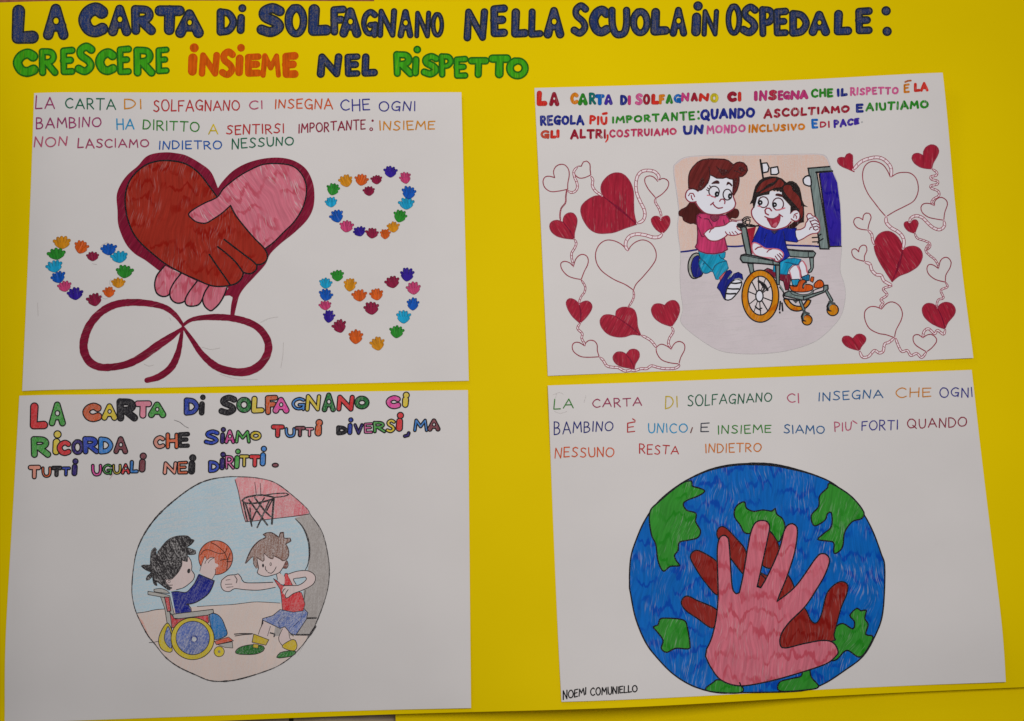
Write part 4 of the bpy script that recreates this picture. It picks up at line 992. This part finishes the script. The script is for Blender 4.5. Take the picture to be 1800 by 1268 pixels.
K1, K2, M1, M2 = (220, 830, 4.737), (220, 1000, 4.737), (230, 930, 9), (400, 930, 9)
K = Canvas(z3, 22)
DISC = [(840, 42), (700, 65), (580, 115), (430, 220), (280, 355), (170, 500), (100, 650), (70, 800), (57, 950), (62, 1050), (95, 1175), (180, 1345), (250, 1435), (340, 1545), (450, 1625), (600, 1695), (700, 1735), (810, 1743), (950, 1725), (1150, 1665),
        (1290, 1605), (1420, 1505), (1540, 1355), (1620, 1185), (1680, 1005), (1700, 855), (1690, 700), (1640, 500), (1540, 350), (1520, 310), (1400, 200), (1250, 90), (1100, 50), (950, 40)]
DISC = [(220 + x / 4.737, 830 + y / 4.737) for x, y in DISC]
PBK = ink((48, 44, 46), 'pencil', .6, None, .35); PLN = ink((52, 46, 48), 'pen'); SK3 = ink((200, 178, 175), 'pencil', 0, None, .35)
K.fill('sky', ink((160, 184, 196), 'pencil', 1.45, None, .75), cr(DISC, True))
gr = DISC[10:25]
K.fill('ground', ink((206, 184, 174), 'pencil', .2, None, .55), cr(gr) + P('1500,292 1300,285 1100,275 900,297 600,315 250,340', K2))
st('ground', PLN, '95,370 170,360 250,342 330,335', K2, 1.3); st('ground', PLN, '600,315 760,305 900,297 1000,285 1100,276 1290,286', K2, 1.1)
K.fill('ground', ink((214, 150, 132), 'pencil', .4, None, .8), P('105,390 150,440 200,560 235,600 180,540 130,450', K2))
GPO = ink((150, 142, 138), 'pencil', .1, None, .4)
K.fill('pole', GPO, cr(P('1410,385 1480,460 1530,570 1540,680 1525,790 1500,900 1480,1050 1490,1200 1520,1350 1430,1540', K1)) + cr(P('1540,1352 1620,1185 1680,1005 1700,855 1690,700 1640,500 1535,345', K1)))
K.fill('pole', GPO, P('1500,400 1590,410 1570,490 1535,550 1235,562 1250,480', K2))
K.line('pole', PBK, P('1415,388 1480,460 1525,570 1535,680 1522,770 1500,815', K1), [1.2, 2.6, 3.4, 3.4, 2.4, 1.2]); st('pole', PLN, '1500,180 1490,260', K2, 1.2)
st('pole', PBK, '1520,412 1590,410', K2, 3); st('pole', PBK, '1420,550 1530,550', K2, 3); st('pole', PBK, '1190,530 1245,545 1240,565', K2, 2.6); st('pole', PBK, '1585,480 1540,550', K2, 4); st('pole', PBK, '1380,540 1400,560', K2, 2)
BBD = ink((208, 124, 130), 'pencil', .1, None, .6)
K.fill('board', BBD, P('915,62 960,250 1003,415 1250,387 1532,350 1522,312', K1) + cr(P('1522,312 1400,200 1250,90 1100,50 940,42', K1)))
K.fill('board', ink((200, 92, 104), 'pencil', .1, None, .6), cr(P('1440,240 1515,310 1528,348 1400,365', K1), True))
K.line('board', PLN, P('915,65 940,150 960,250 980,340 1003,415 1100,405 1250,387 1400,370 1530,350', K1), 1.4, False)
for s, w in (('1080,85 1092,185', 1.1), ('1125,95 1130,185', 1.1)): st('board', PLN, s, K1, w)
for s, w in (('975,240 1000,215 1060,200 1130,192 1200,202 1240,215 1190,238 1080,260 1000,258 975,238', 2.6), ('1170,192 1250,180 1340,177 1362,188 1320,203 1240,212', 1.7), ('985,262 1018,412', 2.2), ('1002,262 1030,350 1055,450', 2.4), ('1030,230 1110,340 1185,442', 2.6),
             ('1080,215 1160,320 1212,370', 2.6), ('1238,222 1222,432', 3.0), ('1200,240 1160,330 1100,462', 2.4), ('1160,215 1090,330 1050,420', 2.2), ('1225,232 1180,320', 2), ('1040,300 1048,400', 2)): st('hoop', PBK, s, K1, w * 1.25)
K.line('outline', PBK, DISC, [1.8, 2.6, 2.2, 2.4, 3.0, 2.6, 2.4, 1.6, 1.8, 1.4, 1.6, 2, 1.6, 2.2, 2.4, 1.8, 2.6, 2.2, 1.8, 1.6, 1.6, 1.8, 2, 1.6, 1.4, 1.8, 1.6, 1.4, 1.6, 1.4, 1.8, 1.5, 1.6, 2], True, True, .3)
st('ground', PLN, '910,545 980,540 1060,542', K2, 2.0); st('ground', PLN, '915,560 980,550 1050,545', K2, 1.6); st('ground', PLN, '200,615 240,612 275,605', K2, 1.0)

# boy in the wheelchair
BHR = ink((56, 52, 54), 'pencil', -.5, None, .60); GW = ink((160, 156, 150), 'pencil', .2, None, .3)
poly('boy3', SK3, '795,480 890,512 910,430 950,500 967,600 962,660 1007,720 992,800 920,870 830,932 720,962 640,985 600,960 560,870 545,820 600,795 650,780 700,600', M1, False)
st('boy3', PLN, '905,430 950,500 967,600 962,655 1007,720 992,800 920,870 830,932 720,962', M1, 1.4)
poly('hair3', BHR, '300,570 315,450 330,350 380,300 405,330 410,400 430,370 500,280 580,190 680,135 800,115 900,120 950,165 998,180 950,240 870,290 940,312 1020,345 1028,392 960,407 892,402 890,512 840,502 805,482 797,580 742,682 652,782 600,800 548,818 560,870 645,930 600,962 530,912 400,822 408,890 362,852 345,742 285,802 250,808 258,750 320,682 230,642 168,585 200,575', M1, False)
for s, w in (('430,365 500,278 580,188 680,133 800,113 900,120 950,165 998,182 950,242 872,292', 2.6), ('870,292 940,312 1022,345 1028,392 960,407 890,402', 1.7), ('890,402 890,512 840,502 805,482', 2.4), ('800,482 797,580 742,682 652,782', 3.0), ('310,570 315,450 332,350 382,300 408,335', 2), ('300,575 200,575 170,588 232,642 322,682', 2), ('345,690 262,750 250,808 288,802 345,742', 2.2), ('350,740 365,855 408,890 400,822 530,912 602,962 645,932', 2.6)): st('hair3', PBK, s, M1, w)
poly('boy3', SK3, '548,800 600,795 640,810 620,860 660,890 600,890 560,860', M1); st('boy3', PLN, '640,800 570,795 548,820 570,865 600,890 660,888', M1, 1.2); K.line('boy3', PLN, ell((230 + 605 / 9, 930 + 833 / 9), 2.0, 2.4), .9, False, True)
K.fill('boy3', PBK, ell((230 + 918 / 9, 930 + 665 / 9), 2.8, 4.2, .2))
bc_ = (230 + 1343 / 9, 930 + 455 / 9)
K.fill('ball', ink((202, 88, 46), 'pencil', .2, None, .35), ell(bc_, 30, 30)); K.line('ball', ink((80, 44, 36), 'pen'), ell(bc_, 30, 30), 1.5, False, True)
for s in ('1105,410 1150,345 1230,330 1320,365 1400,390 1470,382', '1265,218 1340,250 1430,320 1490,385 1530,500 1525,600 1515,650', '1525,300 1500,360 1480,382', '1415,500 1480,482 1545,488', '1535,520 1590,515', '1570,380 1520,520'): st('ball', ink((80, 44, 36), 'pen'), s, M1, 1.4)
poly('boy3', SK3, '1092,690 1100,640 1122,560 1175,430 1195,482 1212,492 1262,450 1322,452 1332,540 1382,558 1387,592 1342,612 1342,690 1285,802 1190,770', M1, False)
for s in ('1092,665 1122,560 1175,430 1192,470', '1172,548 1200,490 1262,452 1320,455', '1225,540 1260,490 1322,458', '1335,640 1340,700 1285,800'): st('boy3', PLN, s, M1, 1.0)
BJM = ink((24, 34, 128), 'pencil', .4, None, .2)
poly('jumper', BJM, '610,45 640,60 745,102 725,160 682,222 580,282 520,292 552,350 545,370 420,378 402,280 385,195 430,185 510,197 570,130', K2, False)
for s, w in (('618,48 745,102', 1.6), ('740,110 720,165 680,222 585,282 510,297', 2.0), ('520,292 548,330 550,360', 1.6), ('385,195 430,188 510,195 570,132 615,60', 1.4)): st('jumper', PLN, s, K2, w)
poly('chair3', GW, '190,188 240,195 330,212 372,225 402,350 412,385 380,375 345,300 300,235 190,215', K2, False, PLN, 1.2); poly('chair3', GW, '240,172 300,165 352,185 372,205 300,200 242,190', K2, True, PLN, 1.2)
poly('chair3', GW, '295,235 340,240 385,420 392,600 380,590 352,470 330,330', K2, False, PLN, 1.2)
RED3 = ink((196, 44, 52), 'pencil', .2, None, .35)
poly('seat3', RED3, '328,235 366,237 382,352 352,356', K2, False, PLN, 1.6); poly('seat3', RED3, '375,372 420,420 690,385 697,448 620,470 480,480 390,492', K2, False, PLN, 1.2)
poly('leg3', ink((28, 110, 172), 'pencil', 0, None, .3), '700,392 750,374 800,410 832,480 847,552 760,590 735,560', K2, True, PLN, 1.5)
poly('shoe3', ink((206, 80, 48), 'pencil', .3, None, .3), '745,605 860,568 902,600 760,632', K2, False, PLN, 1.2); poly('chair3', GW, '770,632 892,608 897,660 830,655', K2, False, PLN, 1.0)
YW = ink((208, 184, 30), 'pencil', 0, None, .22); BW = ink((80, 102, 170), 'pencil', .5, None, .6)
poly('wheel3b', YW, '352,452 300,520 278,600 300,665 350,693 392,686 380,600 390,520', K2, True, PLN, 1.4); poly('wheel3b', BW, '358,480 326,570 345,630 385,660 385,560', K2, True, PLN, 1.2)
wc3 = (220 + 562 / 4.737, 1000 + 582 / 4.737)
K.fill('wheel3', YW, ell(wc3, 38, 37)); K.line('wheel3', PLN, ell(wc3, 38, 37), 1.5, False, True)
K.fill('wheel3', BW, ell((wc3[0] + .3, wc3[1] - 1.2), 29.5, 29.5)); K.line('wheel3', PLN, ell((wc3[0] + .3, wc3[1] - 1.2), 29.5, 29.5), 1.3, False, True)
K.fill('wheel3', ink((40, 58, 130), 'pencil'), disc((wc3[0] + 2.5, wc3[1] + .3), 6.6, 20)); K.fill('wheel3', ink((200, 200, 204), 'pen'), disc((wc3[0] + 2.8, wc3[1] + 1), 4.1, 18))
cc3 = (220 + 783 / 4.737, 1000 + 690 / 4.737)
K.fill('castor3', YW, disc(cc3, 9, 22)); K.line('castor3', PLN, disc(cc3, 9, 22), 1.2, False, True); K.fill('castor3', ink((140, 130, 100), 'pencil'), disc(cc3, 2.6))
poly('chair3', GW, '395,380 450,372 732,338 737,366 690,386 450,416 405,412', K2, False, PLN, 1.4)

# standing boy
poly('boy4', SK3, '800,92 855,55 920,50 942,42 968,75 988,115 1230,113 1260,130 1250,155 1100,178 910,166 870,190 820,182 798,140', K2, True)
for s, w in (('805,95 855,57 920,50 940,42 966,72 990,112 1080,118 1230,113', 1.5), ('805,95 798,120 800,150 822,182 870,190 912,166 1000,175 1120,178 1250,155', 1.4), ('912,60 932,90 925,118', 1.4), ('840,95 875,90', 1), ('835,130 890,128', 1), ('845,155 900,150', 1)): st('boy4', PLN, s, K2, w)
poly('boy4', SK3, '460,450 560,515 580,390 640,450 715,480 740,430 830,480 930,490 942,505 920,570 872,620 822,690 905,760 900,872 840,872 790,800 775,722 740,722 620,752 520,732 468,690 490,622 470,540', M2, False)
for s in ('465,470 475,540 492,622 470,690 522,732 620,752 742,722 822,690 872,620 912,565', '775,722 790,800', '830,690 850,735 880,762'): st('boy4', PLN, s, M2, 1.4)
BH4 = ink((140, 104, 92), 'pencil', .1, None, .65); BL4 = ink((78, 52, 48), 'pencil', .3, None, .3)
poly('hair4', BH4, '285,530 330,420 400,290 500,190 600,130 562,92 600,65 700,65 780,108 820,135 838,60 890,60 895,140 990,148 1003,190 920,240 962,320 967,420 930,482 880,502 830,470 740,430 715,482 640,450 580,390 582,500 560,512 460,450 472,560 490,622 450,625 405,545 400,440 300,545', M2, False)
for s, w in (('285,540 330,420 400,290 500,190 610,130 565,90 610,65 700,62 800,125', 2.2), ('815,135 838,60 885,55 895,145 990,148 1003,190 915,240', 2), ('925,245 962,320 967,420 930,485 870,505 830,472 745,432', 1.8), ('718,380 718,475 640,445 578,385 580,495 560,515 462,450', 1.4), ('290,545 402,440 410,545 455,625', 1.3)): st('hair4', BL4, s, M2, w)
poly('hair4', ink((120, 70, 62), 'pencil'), '888,592 935,500 962,570 930,627 878,622', M2, True, BL4, 1.3)
K.fill('boy4', PBK, ell((400 + 562 / 9, 930 + 580 / 9), 1.9, 3.3)); K.line('boy4', PLN, ell((400 + 683 / 9, 930 + 558 / 9), 1.3, 2.6), 1.0, False, True)
for s in ('600,595 600,640 628,672', '640,690 690,703 740,660 770,600'): st('boy4', PLN, s, M2, 1.3)
poly('boy4', SK3, '1150,438 1222,470 1192,580 1105,548', K2, False); st('boy4', PLN, '1150,450 1125,500 1110,545', K2, 1.2); st('boy4', PLN, '1210,480 1185,560', K2, 1.0)
poly('boy4', SK3, '1305,490 1365,490 1372,580 1405,612 1330,645 1278,600 1282,560', K2, False); st('boy4', PLN, '1310,500 1278,575 1290,615 1310,640', K2, 1.2); st('boy4', PLN, '1360,500 1372,580 1400,600', K2, 1)
YC = ink((206, 176, 26), 'pencil', .3, None, .2); GS = ink((40, 118, 42), 'pencil', .5, None, .3)
poly('trainer', GS, '918,692 960,652 1060,632 1150,645 1152,682 1080,712 950,712', K2, True, PLN, 1.4); poly('trainer', YC, '1070,543 1197,592 1172,637 1057,612', K2, False, PLN, 1.3); poly('trainer', YC, '1068,625 1112,632 1106,662 1064,656', K2, False, PLN, 1)
poly('trainer2', GS, '1262,737 1290,700 1360,684 1422,690 1392,726 1282,744', K2, True, PLN, 1.4); poly('trainer2', YC, '1308,640 1402,588 1432,640 1412,682 1345,672', K2, True, PLN, 1.2)
SH4 = ink((86, 108, 170), 'pencil', .7, None, .65)
poly('shorts4', SH4, '1290,340 1400,360 1490,333 1522,365 1510,420 1422,552 1378,540 1330,482 1290,497 1150,430 1135,480 1145,415 1230,390', K2, False, PLN, 1.3)
for s in ('1290,495 1280,440 1330,400', '1480,350 1460,420 1400,480'): st('shorts4', ink((50, 64, 120), 'pencil'), s, K2, 1.4)
VST = ink((206, 40, 48), 'pencil', .3, None, .3)
poly('vest', VST, '1235,82 1262,98 1300,132 1330,140 1310,110 1332,40 1350,38 1395,140 1440,190 1470,200 1498,295 1482,350 1400,362 1310,342 1300,230 1290,170', K2, False, PLN, 1.1)
poly('boy4', SK3, '785,720 820,695 905,760 902,870 840,872 795,800', M2, False)
poly('boy4', SK3, '960,712 1100,670 1250,660 1350,700 1392,770 1370,852 1300,912 1150,982 1040,1022 960,1082 922,1092 912,1050 882,1022 862,990 900,905 1040,890 1030,880 990,800', M2, True)
poly('sky', ink((160, 184, 196), 'pencil', 1.45, None, .75), '1042,792 1130,778 1240,765 1250,790 1210,840 1120,890 1082,882', M2, False)
for s in ('960,715 1100,670 1250,660 1352,702 1394,772 1370,854 1300,914 1150,984 1040,1024 960,1085 922,1095 910,1055 930,1000 960,960', '1085,878 1042,792 1130,778 1235,762 1250,790 1210,840 1120,892 1000,895 880,900', '870,1005 885,965 912,945'): st('boy4', PLN, s, M2, 1.4)
K.build({'sky': ('round_picture', S3, None), 'ground': ('ground_area', 'sky', None), 'outline': ('pencil_outline', 'sky', None), 'pole': ('hoop_pole', S3, None), 'board': ('backboard', S3, None), 'hoop': ('hoop_net', 'board', None), 'ball': ('drawn_ball', S3, None),
         'chair3': ('wheelchair', S3, None), 'seat3': ('seat', 'chair3', None), 'wheel3': ('wheel', 'chair3', None), 'wheel3b': ('wheel', 'chair3', None), 'castor3': ('castor', 'chair3', None),
         'boy3': ('drawn_boy', S3, 'black haired boy lifting a ball'), 'hair3': ('hair', 'boy3', None), 'jumper': ('jumper', 'boy3', None), 'leg3': ('trouser_leg', 'boy3', None), 'shoe3': ('shoe', 'boy3', None),
         'boy4': ('drawn_boy', S3, 'brown haired boy in a red vest'), 'hair4': ('hair', 'boy4', None), 'vest': ('vest', 'boy4', None), 'shorts4': ('shorts', 'boy4', None), 'trainer': ('trainer', 'boy4', None), 'trainer2': ('trainer', 'boy4', None)})
K = Canvas(z3); st('p', ink((90, 86, 88), 'pencil'), '1225,235 1265,250 1300,278 1325,290', (0, 680, 4), .9); st('p', ink((170, 120, 124), 'pencil'), '770,650 800,610', (0, 680, 4), .8)
K.build({'p': ('pencil_trace', S3, None)})

# ---------------------------------------------------------------- sheet 4: hands in front of the globe
for wd, x0, t0, b0, x1, t1, b1, cc in (
    ('LA', 973, 701, 720, 1009, 701, 719, GRN), ('CARTA', 1041, 701, 718, 1129, 698, 714, (150, 52, 86)), ('DI', 1169, 697, 719, 1192, 695.5, 716, (186, 160, 30)), ('SOLFAGNANO', 1208, 695, 716, 1357.5, 689, 706, (24, 92, 66)),
    ('CI', 1383, 692, 708, 1405.5, 692, 710, PNK), ('INSEGNA', 1438, 689.5, 706, 1552.5, 684, 700, (36, 92, 142)), ('CHE', 1574, 682, 700, 1637, 681, 698, (196, 124, 36)), ('OGNI', 1651, 681, 699, 1710, 681, 699, IND),
    ('BAMBINO', 973, 740, 765, 1078.5, 740.5, 757, DBL), ('UNICO', 1139, 744, 762, 1209, 744, 761, CYA), ('E', 1231, 743.5, 760, 1247, 743, 760, (58, 62, 74)), ('INSIEME', 1261, 747, 764, 1356, 747, 762, GRN), ('SIAMO', 1377, 746, 763, 1450, 748, 763, (38, 92, 140)),
    ('PIU', 1466, 742, 760, 1497, 742, 758, PNK), ('FORTI', 1514, 739, 758, 1579, 738, 756, IND), ('QUANDO', 1594, 736.5, 755, 1700, 732, 750, CRI), ('NESSUNO', 975, 786, 806, 1080, 786, 803, (198, 80, 34)), ('RESTA', 1123, 780, 799, 1194, 784, 799, RED), ('INDIETRO', 1239, 780, 797, 1339, 778, 795, (198, 112, 36))):
    pen_word(z4, S4, wd, x0, t0, b0, x1, t1, b1, cc, 2.0)
pen_word(z4, S4, 'E', 1102, 743, 762, 1117, 741, 761, RED, 2.0)
K = Canvas(z4)
K.line('a', ink(RED, 'pen'), [(1112, 736.5), (1116.5, 739.5)], 2); K.line('b', ink((110, 60, 56), 'pen'), [(1217, 752), (1214, 761)], 2); K.line('c', ink(PNK, 'pen'), [(1499, 740), (1506, 744.5)], 2)
K.build({k: ('punctuation_mark', S4, None) for k in 'abc'})
pen_word(z4, S4, 'NOEMI', 989, 1214, 1231, 1031, 1208, 1222, BLACK, 2.1, 'signature', 'pen', .20); pen_word(z4, S4, 'COMUNIELLO', 1037, 1209, 1225, 1121, 1204, 1217, BLACK, 2.1, 'signature', 'pen', .20)

G1, G2 = (1090, 800, 3.75), (960, 1000, 2.857)
K = Canvas(z4, 22); PEN4 = ink((22, 22, 28), 'pen')
GL = P('840,60 700,73 560,110 400,190 260,300 170,420 110,550 70,680 62,850', G1) + P('425,130 450,250 500,370 560,450 640,530 740,590 860,622 980,622 1200,618 1310,608 1400,575 1500,510 1590,440 1650,340 1690,220 1700,0', G2) + P('1720,650 1650,470 1560,330 1420,200 1300,140 1150,95 1000,65', G1)
K.fill('globe', ink((12, 96, 178), 'marker', .08, None, .42), cr(GL, True)); K.line('globe', PEN4, GL, [4, 4.6, 3.8, 2.8, 2.6, 2.6] + [2.6] * 27 + [2.6, 3, 5, 5.6, 5], True, True)
LAND = ink((52, 136, 46), 'marker', .35, None, .35)
for s, T in (('470,172 475,205 520,218 558,238 520,268 440,300 416,325 440,365 500,385 498,440 530,500 512,545 450,562 390,577 382,630 358,662 372,700 392,730 330,735 285,766 250,700 235,590 205,520 195,380 260,305 400,192', G1),
             ('820,310 832,350 880,372 940,363 1000,370 1022,353 1032,390 1070,420 1087,480 1065,540 1040,572 980,500 870,517 820,512 790,460 755,410 755,360 780,325', G1),
             ('1380,185 1480,240 1550,300 1607,380 1590,420 1530,440 1480,510 1470,590 1450,630 1410,648 1408,580 1370,568 1303,557 1340,520 1393,470 1392,380 1365,390 1350,430 1280,467 1260,400 1308,340 1315,270 1368,215', G1),
             ('570,255 600,248 690,258 710,300 722,380 715,402 650,400 605,420 578,400 587,360 560,320 538,292 562,282', G2), ('1455,292 1490,275 1540,302 1548,265 1525,235 1560,198 1580,212 1607,208 1600,250 1617,280 1605,330 1642,345 1580,442 1510,410 1460,455 1430,450 1430,330', G2),
             ('1285,500 1320,498 1332,545 1368,592 1310,608 1175,614 1172,570 1230,552 1282,538', G2), ('800,606 840,570 870,558 980,590 976,622 860,621', G2)):
    q = P(s, T); k = 'land%d' % random.randint(0, 10 ** 6)
    K.fill(k, LAND, cr(q, True, 4)); K.line(k, PEN4, q, 2.6, True, True)
lands = [k for k, m, p in K.items if k.startswith('land')]
BH = ink((138, 40, 34), 'marker', .15, None, .15)
for s, T in (('645,548 637,515 652,480 690,477 760,545 830,640 835,800 735,690 690,610', G1), ('724,-58 745,-90 783,-84 863,-29 900,60 862,132 800,70 755,5', G2), ('985,505 1048,612 1010,740 935,720 960,600', G1), ('915,780 960,792 1000,800 960,870 900,862', G1),
             ('1050,10 1112,65 1078,98 1055,60', G2), ('1195,20 1245,105 1165,165', G2), ('678,168 705,137 760,160 860,212 838,297 760,250 700,208', G2),
             ('1290,195 1330,260 1357,272 1382,230 1412,120 1470,67 1512,78 1510,125 1480,200 1445,330 1432,365 1180,400 1172,340 1220,260', G2)):
    q = P(s, T); K.fill('brown', BH, cr(q, True, 4)); K.line('brown', PEN4, q, 2.4, True, True)
PK4 = ink((214, 114, 130), 'marker', .05, None, .35)
PH = [('805,405', 0), ('800,440 830,500 880,560 970,588 1100,570 1250,530 1400,480 1452,442 1466,415 1442,372 1390,360 1300,375 1200,398 1175,380 1180,330 1220,270 1300,190 1360,100 1400,30 1423,-38 1411,-68 1385,-76 1354,-53 1255,85 1160,164', 1),
      ('1172,130 1210,38 1248,-84 1262,-190 1248,-221 1225,-225 1198,-198 1171,-99 1118,23 1078,95', 1), ('1060,90 1088,-38 1114,-160 1122,-213 1103,-240 1057,-236 1030,-190 1011,-99 988,38 970,120', 1), ('955,126 940,110 931,61 920,-114 912,-156 889,-168 867,-145 859,-76 863,85 862,170 850,270 830,350 805,405', 1)]
ring = []
for s, c in PH[1:]:
    q = P(s, G2); ring += cr(q, False, 4)
K.fill('hand', PK4, ring); K.line('hand', PEN4, ring, 2.6, False, True); st('hand', PEN4, '972,572 978,588 992,590', G2, 2.6)
objs = {'globe': ('drawn_globe', S4, None), 'brown': ('drawn_hand', S4, 'brown hand behind'), 'hand': ('drawn_hand', S4, 'pink hand in front')}
for k in lands: objs[k] = ('green_continent', 'globe', None)
K.build(objs)
K = Canvas(z4)
for s in ('100,200 150,180 180,195', '360,205 345,260', '110,330 160,345 210,330', '130,190 110,240'): st('p', ink((172, 166, 165), 'plain'), s, (950, 650, 4.5), .9)
K.build({'p': ('pencil_trace', S4, None)})
